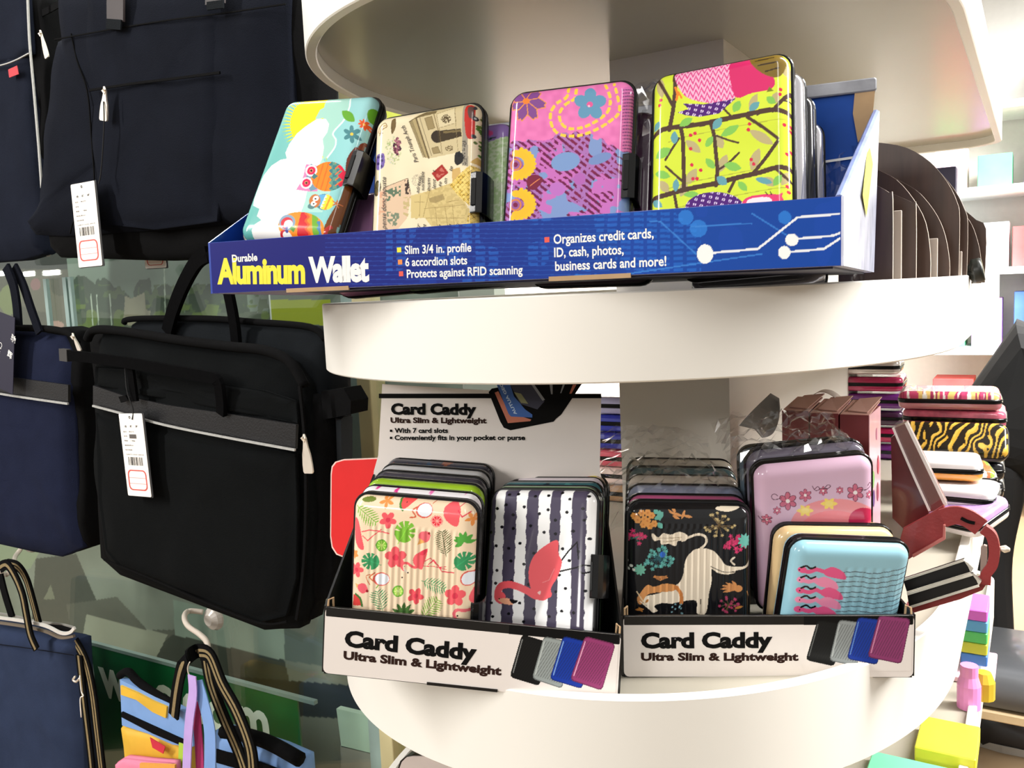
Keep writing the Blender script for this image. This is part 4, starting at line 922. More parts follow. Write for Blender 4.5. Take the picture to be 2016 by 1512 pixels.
flatpoly(lbox, bbp, 'printed_card', [(974, 773), (981, 770), (1002, 812), (1046, 826), (1044, 829), (1000, 833)], ZB + 0.00008, mat('orange_card_ink', (196, 112, 84), .5, var=.05))
flatpoly(lbox, bbp, 'printed_card', [(976, 752), (1003, 752), (1012, 780), (1034, 806), (1048, 816), (1048, 822), (1006, 820), (1001, 814)], ZB + 0.00012, mat('blue_card_ink', (44, 92, 168), .5, var=.1))
flatpoly(lbox, bbp, 'printed_card', [(1003, 754), (1046, 754), (1072, 790), (1058, 806), (1024, 795)], ZB + 0.00010, mat('dark_card_ink', (40, 40, 62), .5, var=.2))
flatpoly(lbox, bbp, 'printed_card', [(1012, 772), (1026, 775), (1040, 795), (1026, 793)], ZB + 0.00016, mat('olive_card_ink', (140, 140, 96), .5, var=.1))
for P in ([(1046, 757), (1052, 757), (1073, 787), (1068, 789)], [(1082, 757), (1088, 757), (1088, 776), (1085, 776)], [(1108, 757), (1112, 757), (1105, 774), (1103, 774)]):
    flatpoly(lbox, bbp, 'printed_card_edge', P, ZB + 0.00018, mat('grey_card_ink', (140, 144, 150), .5, var=.05))
flatpoly(lbox, bbp, 'printed_card', [(1128, 757), (1135, 757), (1125, 775), (1121, 775)], ZB + 0.00018, MATS['orange_card_ink'])
lettering(lbox, bbp, [(('AUTUA GEC', (1018, 815), (988, 754), 12), dict(bold=.03, z=ZB + 0.00020))], mat('pale_ink', (190, 210, 230), .5, var=0), 'pale lettering')

rp = Pose(28, 0.5, -1, (-.2245, .486, -.2515)); RW_, RH_, RD_ = .183, .0405, .125
# sheet: zoomed frame at scale 2.88 from (1200, 1160), stretched to the same sheet units
fourR = dict(band=lambda x: 60 + 0 * x, w=[([(1180 * 2.7, 172 * 2.7), (1320 * 2.7, 195 * 2.7), (1275 * 2.7, 438 * 2.7), (1112 * 2.7, 402 * 2.7)], (24, 25, 25), (110, 112, 110)), ([(1300 * 2.7, 172 * 2.7), (1440 * 2.7, 190 * 2.7), (1405 * 2.7, 438 * 2.7), (1245 * 2.7, 405 * 2.7)], (142, 148, 148), (180, 186, 184)),
    ([(1408 * 2.7, 158 * 2.7), (1560 * 2.7, 175 * 2.7), (1520 * 2.7, 430 * 2.7), (1345 * 2.7, 395 * 2.7)], (30, 58, 150), (110, 150, 210)), ([(1528 * 2.7, 146 * 2.7), (1708 * 2.7, 166 * 2.7), (1655 * 2.7, 425 * 2.7), (1462 * 2.7, 385 * 2.7)], (140, 62, 108), (214, 150, 180))])
fourR['band'] = lambda x: 172 * 2.7 - (x - 3000) * .022
rbox = caddy_box('white-fronted cardboard box with black rim flat on the lower shelf', rp, RW_, RH_, RD_, .062, False, fourR, (2.88 * 2.7, 1200, 1160), (1582, 1290),
    (((1262, 1275), (1521, 1274), 28), ((1262, 1300), (1572, 1300), 14)), left_notch=.055, xb=(.012, .181))

# ================================================================ THE WALLETS IN THE BOXES
H0 = 0.108
def sc(T, s): return tuple(v * s for v in T)
GRP_T = 'aluminium card wallets standing in the blue box'
p_owl = bottom(7.56, 27.35, -5.22, sc((-.3969, .4380, .1314), 1.09), .118)
wallet('wallet printed with three owls on a branch and a yellow sun', p_owl, .085, .118, art_owl, (5.214, 480, 190), (110, 180, 172), GRP_T, back=BLACKP, clasp=.47)
p_par = bottom(8.77, 14.55, 2.09, sc((-.3336, .4550, .1181), 1.05), .112)
wallet('cream wallet printed with a stone arch, red car and handwriting', p_par, .082, .112, art_paris, (5.4, 700, 190), (240, 226, 192), GRP_T, back=BLACKP, clasp=.42)
Zp = lambda x, y: (700 + x / 5.4, 190 + y / 5.4)
par = [o for o in COL.objects if o.name.startswith('card_wallet')][-1]
lettering(par, p_par, [((t_, Zp(*a_), Zp(*b_), 5), dict(z=.0079, hm=hm_, shear=.45, bold=.004)) for t_, a_, b_, hm_ in (('Paris Triumph Arch', (668, 690), (520, 300), .0030), ('adresse', (672, 1028), (700, 850), .0026), ('suscettible', (728, 1000), (730, 795), .0026), ('ousm', (790, 1000), (794, 862), .0026), ('lent', (850, 982), (852, 870), .0026), ('t', (846, 800), (850, 780), .0026), ('se', (905, 958), (918, 905), .0026), ('on', (966, 925), (976, 866), .0026), ('te', (1022, 792), (1036, 742), .0026), ('Lpense donc jeouste', (322, 1440), (322, 850), .0034), ('tr', (680, 1410), (690, 1350), .003), ('pe', (742, 1410), (750, 1356), .003), ('ia', (900, 1400), (915, 1370), .003), ('la', (1010, 1395), (1024, 1360), .003), ('au', (1090, 1390), (1104, 1350), .003))], mat('script_ink', (52, 42, 34), .3, var=0, coat=.3), 'dark handwriting')
p_pnk = bottom(11.11, 14.72, -.67, sc((-.2368, .4665, .1196), 1.05), .112)
wallet('pink and purple wallet with flowers and yellow dashed loops', p_pnk, .082, .112, art_pink, (2.52, 960, 80), (226, 120, 180), GRP_T, back=BLACKP, clasp=.43)
p_grn = bottom(5.77, 17.54, 2.49, sc((-.1527, .4837, .1209), 1.05), .113)
wallet('lime green wallet printed with branches and pink birds', p_grn, .082, .113, art_green, (2.52, 960, 80), (206, 222, 62), GRP_T, back=mat('silver_shell', (214, 212, 216), .14, metal=.8, coat=.3), clasp=None)
def sh(n, c, var=.03, ns=60): return mat(n, c, .16, coat=.5, var=var, nscale=ns)
SILV = MATS['silver_shell']
wallet_row(p_grn, 4, .0205, [(SILV, 'silver-edged wallet directly behind the lime green bird wallet', .004, 0), (sh('black_shell', (24, 24, 27)), 'black wallet second behind the lime green bird wallet', .003, -.004), (SILV, 'silver wallet third behind the lime green bird wallet', .003, -.008)], .082, .112, GRP_T)
q = p_par.shifted((.012, -.007, -.0215))
def art_sage(k):
    n = noise2(k.X, k.Y, 20, 4); k.C[:] = (206, 222, 190); k.put(n > .5, (160, 196, 130), .7); k.put(k.Y < 500 - (k.X - 1410) * .4, (150, 120, 190)); k.ell(1430, 400, 40, 30, (210, 80, 140)); k.line([(1405, 470), (1500, 440)], 14, (36, 70, 60)); k.flower(1425, 900, 22, 6, (180, 50, 90), (230, 190, 90))
wallet('pale green mottled wallet behind the stone arch wallet', q, .082, .112, art_sage, (5.4, 700, 190), (200, 220, 190), GRP_T, back=BLACKP, clasp=None, res=.0008)
LAV = sh('lavender_shell', (196, 140, 186))
wallet('plain lavender wallet low between the owl and arch wallets', p_par.shifted((-.043, -.006, -.0225)), .080, .075, shellmat=LAV, group=GRP_T, clasp=None)
wallet('dark wallet in clear film behind the pink flowered wallet', p_pnk.shifted((.011, -.010, -.0215)), .082, .110, shellmat=sh('plum_shell', (70, 40, 66)), group=GRP_T, clasp=None)

GRP_L = 'card wallets standing in the left white-fronted box'
p_tro = bottom(18.65, 4.88, -3.94, sc((-.3231, .4060, -.1216), 1.05), .110)
wallet('peach wallet printed with flamingos, palm leaves and hibiscus', p_tro, .086, .110, art_tropical, (3.023, 620, 740), (242, 218, 186), GRP_L, back=BLACKP, clasp=.30, cl_out=.0008, cl_in=.5, rib=(-.030, .032, .016, .090, .0042))
p_str = bottom(1.93, 18.65, 3.8, sc((-.2596, .4531, -.1218), 1.08), .112)
wallet('striped white and grey wallet with one big coral flamingo', p_str, .082, .112, art_stripe, (3.023, 620, 740), (240, 240, 240), GRP_L, back=BLACKP, clasp=.50, cl_out=.0010, cl_in=.5)
def art_specks(seed, base, cols, n=60, r=16):
    def f(k):
        k.C[:] = base; rg = np.random.default_rng(seed); x0, x1, y0, y1 = k.X.min(), k.X.max(), k.Y.min(), k.Y.max()
        for i in range(n): k.blob([(a + rg.normal() * r * .5, b + rg.normal() * r * .5) for a, b in ((lambda cx, cy: [(cx - r, cy), (cx, cy - r), (cx + r, cy), (cx, cy + r)])(rg.uniform(x0, x1), rg.uniform(y0, y1)))], cols[i % len(cols)])
    return f
def back_wallets(p0, specs, W, H, grp, step=.0200):
    q = p0
    for sx, sy, lab, m, art in specs:
        q = q.shifted((sx, sy, -step))
        if art: wallet(lab, q, W, H, art, (2, 600, 700), (255, 255, 255), grp, back=BLACKP, clasp=None, res=.0009)
        else: wallet(lab, q, W, H, shellmat=m, group=grp, clasp=None)
back_wallets(p_tro, [(-.0035, .0015, 'white wallet with pink and black dots behind the peach flamingo wallet', None, art_specks(3, (240, 236, 240), [(226, 60, 150), (24, 22, 28), (240, 120, 190)], 110, 9)),
    (-.003, .003, 'lime green wallet second behind the peach flamingo wallet', sh('lime_shell', (150, 190, 40), .15, 40), None),
    (-.003, .002, 'charcoal wallet third behind the peach flamingo wallet', sh('charcoal_shell', (58, 56, 66), .2, 60), None),
    (-.003, .002, 'pale silver wallet fourth behind the peach flamingo wallet', sh('pale_shell', (176, 176, 178)), None),
    (-.003, .002, 'dark brown wallet at the back of the left row', None, art_specks(5, (50, 50, 60), [(120, 70, 50), (40, 60, 80)], 80, 16))], .086, .110, GRP_L, .0190)
back_wallets(p_str, [(-.0070, .006, 'dull green wallet directly behind the striped flamingo wallet', sh('sage_shell', (112, 138, 104), .15, 40), None),
    (-.0068, .005, 'dark teal patterned wallet second behind the striped wallet', None, art_specks(8, (52, 96, 104), [(190, 170, 90), (30, 50, 60), (70, 130, 130)], 90, 18)),
    (-.0065, .005, 'pale wallet with black marks third behind the striped wallet', None, art_specks(9, (206, 196, 204), [(36, 30, 34), (190, 180, 190)], 50, 10)),
    (-.0062, .004, 'yellow and rose floral wallet at the back of the middle row', None, art_specks(10, (214, 190, 170), [(206, 190, 60), (200, 96, 96), (226, 206, 90)], 60, 26))], .082, .110, GRP_L, .0185)

GRP_R = 'card wallets standing in the right white-fronted box'
p_uni = bottom(34.67, 7.29, -4.04, sc((-.1895, .5182, -.1384), 1.045), .105)
wallet('black wallet printed with a white unicorn among flowers', p_uni, .0857, .105, art_unicorn, (2.8, 1180, 700), (20, 20, 23), GRP_R, back=sh('magenta_shell', (160, 70, 112)), clasp=None, rib=(-.030, .032, .016, .088, .0042))
back_wallets(p_uni, [(.004, .002, 'rose pink wallet directly behind the unicorn wallet', sh('rose_shell', (172, 78, 122)), None),
    (.004, .005, 'blue grey wallet second behind the unicorn wallet', sh('blue_grey_shell', (140, 148, 172)), None),
    (.004, .005, 'beige veined wallet third behind the unicorn wallet', None, art_specks(12, (196, 184, 170), [(120, 100, 110), (190, 176, 160)], 40, 7)),
    (.004, .005, 'dark teal wallet fourth behind the unicorn wallet', sh('teal_shell', (72, 96, 100), .25, 30), None),
    (.004, .005, 'beige wallet at the back behind the unicorn wallet', sh('beige_shell', (186, 176, 160), .12, 40), None)], .0857, .105, GRP_R, .0208)
p_lil = bottom(30.65, -8.14, 3.33, sc((-.1272, .5839, -.1185), 1.0), .112)
wallet('pale lilac wallet with a garland of pink flowers', p_lil, .082, .112, art_lilac, (2.8, 1180, 700), (218, 182, 206), GRP_R, back=BLACKP, clasp=None)
wallet('dark wallet in clear film behind the lilac flower wallet', p_lil.shifted((.002, .001, -.0205)), .083, .113, shellmat=sh('grey_violet_shell', (110, 104, 120)), group=GRP_R, clasp=None)
wallet('slate wallet at the back behind the lilac flower wallet', p_lil.shifted((.002, -.004, -.041)), .083, .113, shellmat=sh('slate_shell', (80, 96, 108)), group=GRP_R, clasp=None)
p_blu = bottom(33.4, -9, -5.5, sc((-.0948, .5412, -.1593), 1.045), .090)
wallet('sky blue ribbed wallet printed with a line of pink flamingos', p_blu, .081, .090, art_blue, (2.8, 1180, 700), (150, 198, 214), GRP_R, back=sh('sky_shell', (150, 198, 214)), clasp=None, rib=(-.006, .035, .014, .072, .0062))
wallet('cream yellow wallet leaning behind the sky blue flamingo wallet', bottom(31, -7, -3.5, sc((-.1085, .5625, -.1575), 1.04), .090), .082, .090, shellmat=sh('cream_shell', (228, 196, 146), .04), group=GRP_R, clasp=None)
# ================================================================ THE GLASS WALL WITH BAGS (left)
def PY(pts, y): return [at_y(px, py, y) for px, py in pts]
def part_slab(name, parent, pts, y, t, material, bev=0.0, label=None):
    V, F = slab(PY(pts, y), (0, -1, 0), t, bev); V = [(v[0], v[1], v[2]) for v in V]
    o = mesh(name, V, F, material, parent, world_pts=parent is not None)
    if label: o['label'] = label
    return o
def strip(name, parent, pts, w, y, material, t=.0015, k=5, label=None, ys=None):
    P = [at_y(a, b, (ys[i] if ys else y)) for i, (a, b) in enumerate(pts)]
    P = smooth_path(P, k) if len(P) > 2 else P
    V, F = tube(P, 0, flat=(w, t), up=(0, -1, 0)); o = mesh(name, V, F, material, parent, world_pts=parent is not None)
    if label: o['label'] = label
    return o
def cord(name, parent, pts, r, y, material, k=5, ys=None):
    P = [at_y(a, b, (ys[i] if ys else y)) for i, (a, b) in enumerate(pts)]
    V, F = tube(smooth_path(P, k) if len(P) > 2 else P, r, 8, up=(0.3, -1, 0.1)); return mesh(name, V, F, material, parent, smooth=True, world_pts=parent is not None)
def soft(name, parent, pts, y, depth, material, bulge=.012, seed=1, n=5):
    P = resample(PY(pts, y), n); V, F = cushion(P, y, depth, bulge, seed)
    return mesh(name, V, F, material, parent, smooth=True, world_pts=parent is not None)
NAVY = mat('navy_canvas', (24, 28, 40), 0.95, var=0.10, nscale=24, bump=0.6, bscale=900, spec=0.1)
NAVY_D = mat('dark_navy_canvas', (16, 19, 28), 0.95, var=0.12, nscale=20, bump=0.6, bscale=900, spec=0.1)
CHAR = mat('charcoal_canvas', (9, 11, 12), 0.95, var=0.12, nscale=20, bump=0.6, bscale=900, spec=0.1)
CHAR_L = mat('grey_canvas', (22, 25, 28), 0.95, var=0.12, nscale=20, bump=0.6, bscale=900, spec=0.1)
WEB = mat('black_webbing', (8, 8, 9), 0.9, var=0.2, nscale=200, bump=0.5, bscale=1500, spec=0.1)
LEATH = mat('dark_leatherette', (26, 26, 28), 0.36, var=0.12, nscale=18, bump=0.3, bscale=500)
PIPING = mat('silver_piping', (168, 168, 164), 0.6, var=0.1, nscale=200)
METAL = mat('zip_metal', (240, 230, 216), 0.35, metal=0.6, var=0.1)
THREAD = mat('black_cord', (14, 14, 16), 0.8)
TAGW = mat('white_card', (252, 246, 238), 0.55, var=0.015)
TAGK = mat('tag_backing', (44, 44, 46), 0.6)
TAGR = mat('tag_red_ink', (214, 90, 82), 0.6, var=0.12, nscale=300)
TAGI = mat('tag_grey_ink', (96, 90, 88), 0.6, var=0.1)
TAN = mat('tan_webbing', (134, 116, 80), 0.9, var=0.12, nscale=300)
def pose_from(corners, y):
    """upright card pose from its top-left, top-right, bottom-left picture points on the plane y"""
    a, b, c = [at_y(*p, y) for p in corners]
    ex = b - a; w = np.linalg.norm(ex); ex = ex / w; ey = a - c; ey = ey - ex * (ey @ ex); h = np.linalg.norm(ey); ey = ey / h
    p = Pose(0, 0, 0, (0, 0, 0)); p.R = np.stack([ex, ey, np.cross(ex, ey)], 1); p.T = c + 0; return p, w, h
def hang_tag(label, TL, TR, BL, y, string, blot=False):
    p, w, h = pose_from((TL, TR, BL), y)
    root = empty('price_tag', label, 'tag', p.mat(), 'hang tags on the bags')
    V, F = loft([[(x, yy, 0) for x, yy in rrect(0, w, 0, h, .002, 3)], [(x, yy, .0006) for x, yy in rrect(0, w, 0, h, .002, 3)]]); mesh('card', V, F, TAGW, root)
    V, F = loft([[(x, yy, -.0014) for x, yy in rrect(.001, w + .0026, -.0010, h + .0006, .002, 3)], [(x, yy, -.0004) for x, yy in rrect(.001, w + .0026, -.001, h + .0006, .002, 3)]]); mesh('backing_card', V, F, TAGK, root)
    z = .0008
    def T(s, x0, x1, yb, hh, m, name='lettering', bold=.01):
        v, f = text_vf(s, bold); v = np.array(v); a, b = v[:, 0].min(), v[:, 0].max()
        return [(x0 + (q[0] - a) / (b - a) * (x1 - x0), yb + q[1] / .69 * hh, z) for q in v], f
    IT = [T('合', .20 * w, .30 * w, .835 * h, .020 * h, 0, bold=.02), T('格', .43 * w, .53 * w, .835 * h, .020 * h, 0, bold=.02), T('证', .66 * w, .76 * w, .835 * h, .020 * h, 0, bold=.02)]
    V, F = merge(*IT); o = mesh('title_lettering', V, F, INK_BLACK, root); o['kind'] = 'stuff'
    IT = [T(s, a * w, b * w, c * h, .012 * h, 0) for s, a, b, c in (('品名:', .12, .28, .775), ('男士包', .36, .58, .775), ('货号:', .12, .28, .72), ('等级:', .12, .28, .665), ('一等品', .38, .58, .665), ('检验员:01', .12, .50, .61), ('执行标准', .12, .42, .555), ('QB/T1333-2010', .13, .88, .50))]
    V, F = merge(*IT); o = mesh('small_lettering', V, F, TAGI, root); o['kind'] = 'stuff'
    rg = np.random.default_rng(5); P = []; x = .20 * w
    while x < .82 * w:
        d = rg.choice([.008, .014, .024]) * w; P.append(([(x, .375 * h, z), (x + d, .375 * h, z), (x + d, .475 * h, z), (x, .475 * h, z)], [(0, 1, 2, 3)])); x += d + rg.choice([.010, .018, .03]) * w
    V, F = merge(*P); o = mesh('barcode', V, F, INK_BLACK, root); o['kind'] = 'stuff'
    O = rrect(.10 * w, .90 * w, .07 * h, .32 * h, .14 * w, 4); I = rrect(.15 * w, .85 * w, .085 * h, .305 * h, .11 * w, 4); n = len(O)
    V = [(a, b, z) for a, b in O] + [(a, b, z) for a, b in I]; mesh('red_frame', V, [(i, (i + 1) % n, n + (i + 1) % n, n + i) for i in range(n)], TAGR, root)
    P = []
    for yy in (.15, .22): P.append(([(.15 * w, yy * h, z), (.85 * w, yy * h, z), (.85 * w, (yy + .006) * h, z), (.15 * w, (yy + .006) * h, z)], [(0, 1, 2, 3)]))
    V, F = merge(*P); o = mesh('printed_line', V, F, mat('pink_line_ink', (206, 150, 150), .6), root); o['kind'] = 'stuff'
    if blot: mesh('dark_block', [(.36 * w, .70 * h, z), (.66 * w, .70 * h, z), (.66 * w, .75 * h, z), (.36 * w, .75 * h, z)], [(0, 1, 2, 3)], TAGI, root)
    v, f = tube([(.46 * w + .0015 * math.cos(a), .955 * h + .0015 * math.sin(a), .0008) for a in np.linspace(0, 6.28, 10)], .0004, 5); 
    mesh('eyelet', v, f, THREAD, root)
    if string:
        V, F = tube(smooth_path([at_y(a, b, yy) for a, b, yy in string], 5), .0008, 6, up=(.3, -1, .1)); mesh('string', V, F, THREAD, root, world_pts=True)
    return root
def zip_pull(parent, pts, w, y, label='metal zip pull'):
    (x0, y0), (x1, y1) = pts; a, b = at_y(x0, y0, y), at_y(x1, y1, y); d = b - a; L = np.linalg.norm(d)
    P = [a + d * t for t in (0, .12, .3, .45, .75, .95, 1)]; W = [w * .3, w * .36, w * .55, w * .8, w, w, w * .8]
    V, F = tube(P, 0, flat=(W, .002), up=(0, -1, 0)); v2, f2 = tube([a + np.array([0, -.001, .004]), a + np.array([.003, -.002, 0]), a + np.array([0, -.001, -.004]), a + np.array([-.003, -.002, 0]), a + np.array([0, -.001, .004])], .0016, 6)
    V, F = merge((V, F), (v2, f2)); o = mesh('zip_pull', V, F, METAL, parent, world_pts=True); o['label'] = label; return o

YG = 0.875
# backdrop behind the glass
V, F = box_vf(-5, -1.12, 1.75, 1.80, 0, 3); tag(mesh('wall_left', V, F, mat('grey_green_wall', (150, 158, 148), 0.8, var=0.06, nscale=2)), kind='structure')
glass = film_mat('window_glass', (0.93, 0.97, 0.95), 0.015, 0.97)
g = empty('window_1', kind='structure', M=Tm(-1.9, YG, 0))
V, F = box_vf(-4.2, -0.735, YG, YG + .005, 0.35, 2.4); mesh('glass_pane', V, F, glass, g, world_pts=True)
ACR = mat('acrylic_edge', (150, 172, 166), 0.25, var=0.05)
for xa, xb, m_ in ((86, 92, ACR), (124, 131, ACR), (135, 140, ACR)):
    p = at_y(xa, 560, YG - .006); q_ = at_y(xb, 560, YG - .006); V, F = box_vf(p[0], q_[0], YG - .007, YG - .001, 1.2, 1.46); mesh('glass_edge_strip', V, F, m_, g, world_pts=True)
p = at_y(718, 830, YG); q_ = at_y(745, 830, YG)
V, F = box_vf(p[0], q_[0], YG - .012, YG + .02, 0.35, 2.4, .002); mesh('cream_post', V, F, mat('cream_paint', (206, 196, 150), 0.5, var=0.05), g, world_pts=True)
p2 = at_y(690, 830, YG); V, F = box_vf(p2[0], p[0] - .0005, YG - .004, YG + .016, 0.35, 2.4); mesh('teal_post', V, F, mat('teal_paint', (148, 172, 166), 0.5, var=0.05), g, world_pts=True)
# landscape posters behind the pane
pp = Pose(0, 0, 0, (0, 0, 0)); pp.T = np.array([0, 1.02, 0.0])
def poster(label, x0, y0, x1, y1, art, yy=1.02, base=(120, 130, 120), res=.0022):
    ps = Pose(0, 0, 0, (0, 0, 0)); a = at_y(x0, y1, yy); b = at_y(x1, y0, yy); ps.T = np.array([a[0], yy, a[2]]); w, h = b[0] - a[0], b[2] - a[2]
    r = empty('poster', label, 'poster', ps.mat()); V, F = box_vf(0, w, 0, h, -.004, -.0005); mesh('board', V, F, mat('poster_board', (140, 146, 140), .6), r)
    print_patch('picture', r, ps, 0, w, 0, h, 0, res, (1, 0, 0), base, art, print_mat('matt_print', .45, .0)); return r
def art_trees(k):
    t = np.clip((k.Y - 490) / 100, 0, 1)[:, None]; k.C[:] = np.array([136, 150, 140]) * (1 - t) + np.array([118, 132, 118]) * t
    n = noise2(k.X, k.Y, 9, 3); n2 = noise2(k.X, k.Y, 26, 7)
    for cx, r, top in ((165, 26, 541), (205, 28, 546), (232, 22, 565), (282, 24, 545), (330, 30, 560), (400, 34, 556), (460, 30, 545)):
        k.put((np.abs(k.X - cx + (n2 - .5) * 16) < r * np.sqrt(np.clip((k.Y - top) / 30, 0, 1))) & (k.Y > top + (n - .5) * 14), (64, 76, 62))
    k.put((n > .55) & (k.Y > 560) & (k.Y < 620) & (n2 > .45), (84, 100, 66)); k.put(k.Y > 615 + (n - .5) * 8, (84, 92, 76)); k.put((k.Y > 600) & (n2 > .6), (104, 120, 62))
    k.poly([(244, 620), (246, 582), (258, 588), (285, 576), (288, 610), (296, 612), (296, 640), (240, 640)], (160, 152, 130))
    for x in (179, 190, 216, 322): k.line([(x, 580 if x < 300 else 480), (x + 4, 640)], 2.2, (176, 186, 170))
poster('landscape poster with dark trees and grey sky behind the glass', 148, 470, 520, 680, art_trees)
def art_dark(k):
    n = noise2(k.X, k.Y, 40, 2); k.C[:] = (92, 88, 76); k.put(n > .55, (112, 106, 92)); k.put(k.Y < 530, (60, 60, 58)); k.ell(110, 640, 16, 8, (190, 150, 140)); k.ell(70, 560, 10, 12, (150, 110, 110)); k.ell(20, 590, 22, 30, (130, 136, 90))
poster('dim brown picture panel behind the glass left of the trees', -60, 470, 146, 690, art_dark, 1.03)
def art_pale(k):
    n = noise2(k.X, k.Y, 60, 3)[:, None]; k.C[:] = np.array([150, 152, 140]) + (n - .5) * 24
    k.poly([(70, 1100), (150, 1090), (215, 1240), (60, 1260)], (92, 92, 84)); k.poly([(130, 1190), (230, 1175), (290, 1240), (420, 1240), (420, 1330), (150, 1290)], (112, 110, 100)); k.poly([(100, 1150), (108, 1180), (86, 1180)], (140, 140, 122))
    k.poly([(300, 1280), (340, 1250), (440, 1262), (560, 1300), (575, 1360), (500, 1420), (300, 1360)], (78, 80, 72)); k.poly([(340, 1180), (560, 1230), (560, 1300), (345, 1250)], (166, 178, 164)); k.poly([(560, 1180), (760, 1200), (760, 1330), (560, 1300)], (112, 120, 114)); k.poly([(440, 1330), (700, 1350), (760, 1420), (420, 1400)], (52, 54, 52))
    k.poly([(170, 1210), (330, 1250), (300, 1310), (160, 1270)], (178, 176, 158)); k.poly([(-80, 1040), (90, 1060), (60, 1120), (-80, 1130)], (168, 176, 148))
poster('pale grey display board behind the glass under the bags', -90, 860, 716, 1520, art_pale, 1.05, res=.003)
lim = poster('lime green poster behind the upper shelf', 600, 150, 880, 1900, lambda k: (k.C.__setitem__(slice(None), (120, 130, 120)), k.put((k.Y > 200) & (k.Y < 250), (196, 200, 60)), k.put((k.Y > 590) & (k.Y < 640) & (k.X < 650), (180, 190, 60)), k.put(k.Y < 196, (150, 166, 160))), 1.30)
# green banner
bnp, bw, bh = pose_from(((120, 1252), (661, 1397), (112, 1560)), YG + .012)
ban = empty('banner', 'dark green banner with white lettering low behind the glass', 'banner', bnp.mat())
V, F = box_vf(0, bw, 0, bh, -.003, 0); mesh('sheet', V, F, mat('green_banner', (18, 92, 48), .3, var=.15, nscale=5), ban)
lettering(ban, bnp, [(('w', (199, 1366), (254, 1382), 58), dict(bold=.03, z=.0006, cap=.53)), (('i', (180, 1358), (190, 1361), 58), dict(bold=.03, z=.0006, cap=.53)), (('o', (308, 1398), (350, 1410), 58), dict(bold=.03, z=.0006, cap=.53)), (('c', (362, 1414), (400, 1425), 58), dict(bold=.03, z=.0006, cap=.53)), (('o', (410, 1430), (452, 1443), 58), dict(bold=.03, z=.0006, cap=.53)), (('m', (472, 1449), (533, 1467), 66), dict(bold=.03, z=.0006, cap=.53))], mat('pale_banner_ink', (240, 244, 232), .5), 'white lettering')
V, F = box_vf(0, bw + .04, bh, bh + .006, -.004, .004); mesh('top_rail', V, F, mat('rail_metal', (150, 166, 160), .3, metal=.3), ban)
V, F = tube([bnp.w((0, bh + .012, -.004)), bnp.w((bw + .08, bh + .012, -.004))], .003, 6)
# pale cabinet right of the banner, with a slim framed panel
cab = empty('cabinet', 'pale green cabinet behind the lower shelf with a grey lower panel', 'cabinet', Tm(-.75, 1.0, 0))
part_slab('upper_panel', cab, [(662, 1395), (734, 1412), (736, 1485), (672, 1470)], YG + .03, .01, mat('mint_panel', (186, 206, 186), .5, var=.03))
part_slab('lower_panel', cab, [(670, 1468), (736, 1484), (740, 1600), (674, 1600)], YG + .03, .01, mat('stone_panel', (150, 146, 136), .5, var=.05))
part_slab('cream_side', cab, [(756, 1350), (860, 1350), (860, 1600), (764, 1600)], YG + .03, .01, mat('cream_panel', (214, 200, 150), .5, var=.05))
part_slab('door_edge', cab, [(781, 1400), (785, 1400), (792, 1520), (786, 1520)], YG + .018, .003, mat('brown_gap', (110, 98, 66), .6))
tb = empty('plastic_case', 'rounded grey plastic case with black edge on the lowest shelf', 'case', M=Matrix.Translation(tuple(at_y(850, 1520, .60))))
P = [at_y(a, b, .60) for a, b in [(784, 1560), (784, 1510), (788, 1498), (797, 1490), (810, 1487), (960, 1487), (960, 1560)]]
V, F = slab(P, (0, -1, 0), .012, .0); mesh('black_edge', V, F, BLACKP, tb, world_pts=True)
P = [at_y(a, b, .598) for a, b in [(787, 1560), (787, 1511), (791, 1500), (799, 1492), (811, 1490), (957, 1490), (957, 1560)]]
V, F = slab(P, (0, -1, 0), .010, .0); mesh('panel_face', V, F, mat('warm_grey_plastic', (190, 176, 168), .35), tb, world_pts=True)
rp_ = empty('plastic_plate', 'bright red rounded plastic plate left of the tilted box', 'plate', M=Matrix.Translation(tuple(at_y(690, 1000, .70))))
P = [(653, 935), (655, 920), (662, 911), (675, 907), (745, 904), (745, 1110), (680, 1096), (664, 1090), (655, 1076), (652, 1055)]
V, F = slab(PY(P, .70), (0, -1, 0), .005, .0); mesh('plate_face', V, F, mat('red_plastic', (214, 40, 42), .35, var=.04), rp_, world_pts=True)
P2 = [(a - (2 if a < 700 else 0), b + (2 if b > 1000 else -2)) for a, b in P]; V, F = slab(PY(P2, .7025), (0, -1, 0), .004, .0); mesh('pale_edge', V, F, mat('pale_edge', (226, 200, 190), .5), rp_, world_pts=True)

# ---- upper navy bag, in the middle
Y1 = .735
b1 = empty('laptop_bag', 'large navy upright bag with a silver zip pull and a long price tag', 'bag', Matrix.Translation(tuple(at_y(330, 450, Y1))), 'bags hanging on the glass wall')
soft('rear_compartment', b1, [(118, -30), (128, 70), (100, 160), (85, 440), (92, 488), (110, 507), (300, 513), (420, 508), (560, 470), (612, 430), (618, 160), (600, -30)], Y1 + .012, .05, WEB, .004, 3)
soft('front_body', b1, [(114, -40), (120, 74), (107, 81), (93, 156), (84, 300), (76, 404), (52, 446), (64, 462), (120, 466), (218, 459), (350, 450), (478, 438), (575, 428), (582, 300), (568, 185), (562, -40)], Y1, .03, NAVY_D, .012, 5)
soft('front_flap', b1, [(172, -40), (165, 70), (170, 160), (178, 260), (183, 350), (190, 440), (300, 452), (424, 436), (434, 300), (434, 100), (430, -40)], Y1 - .011, .012, NAVY_D, .004, 6)
strip('zip', b1, [(176, 178), (260, 165), (350, 154), (433, 143)], .0030, Y1 - .0215, WEB, .002)
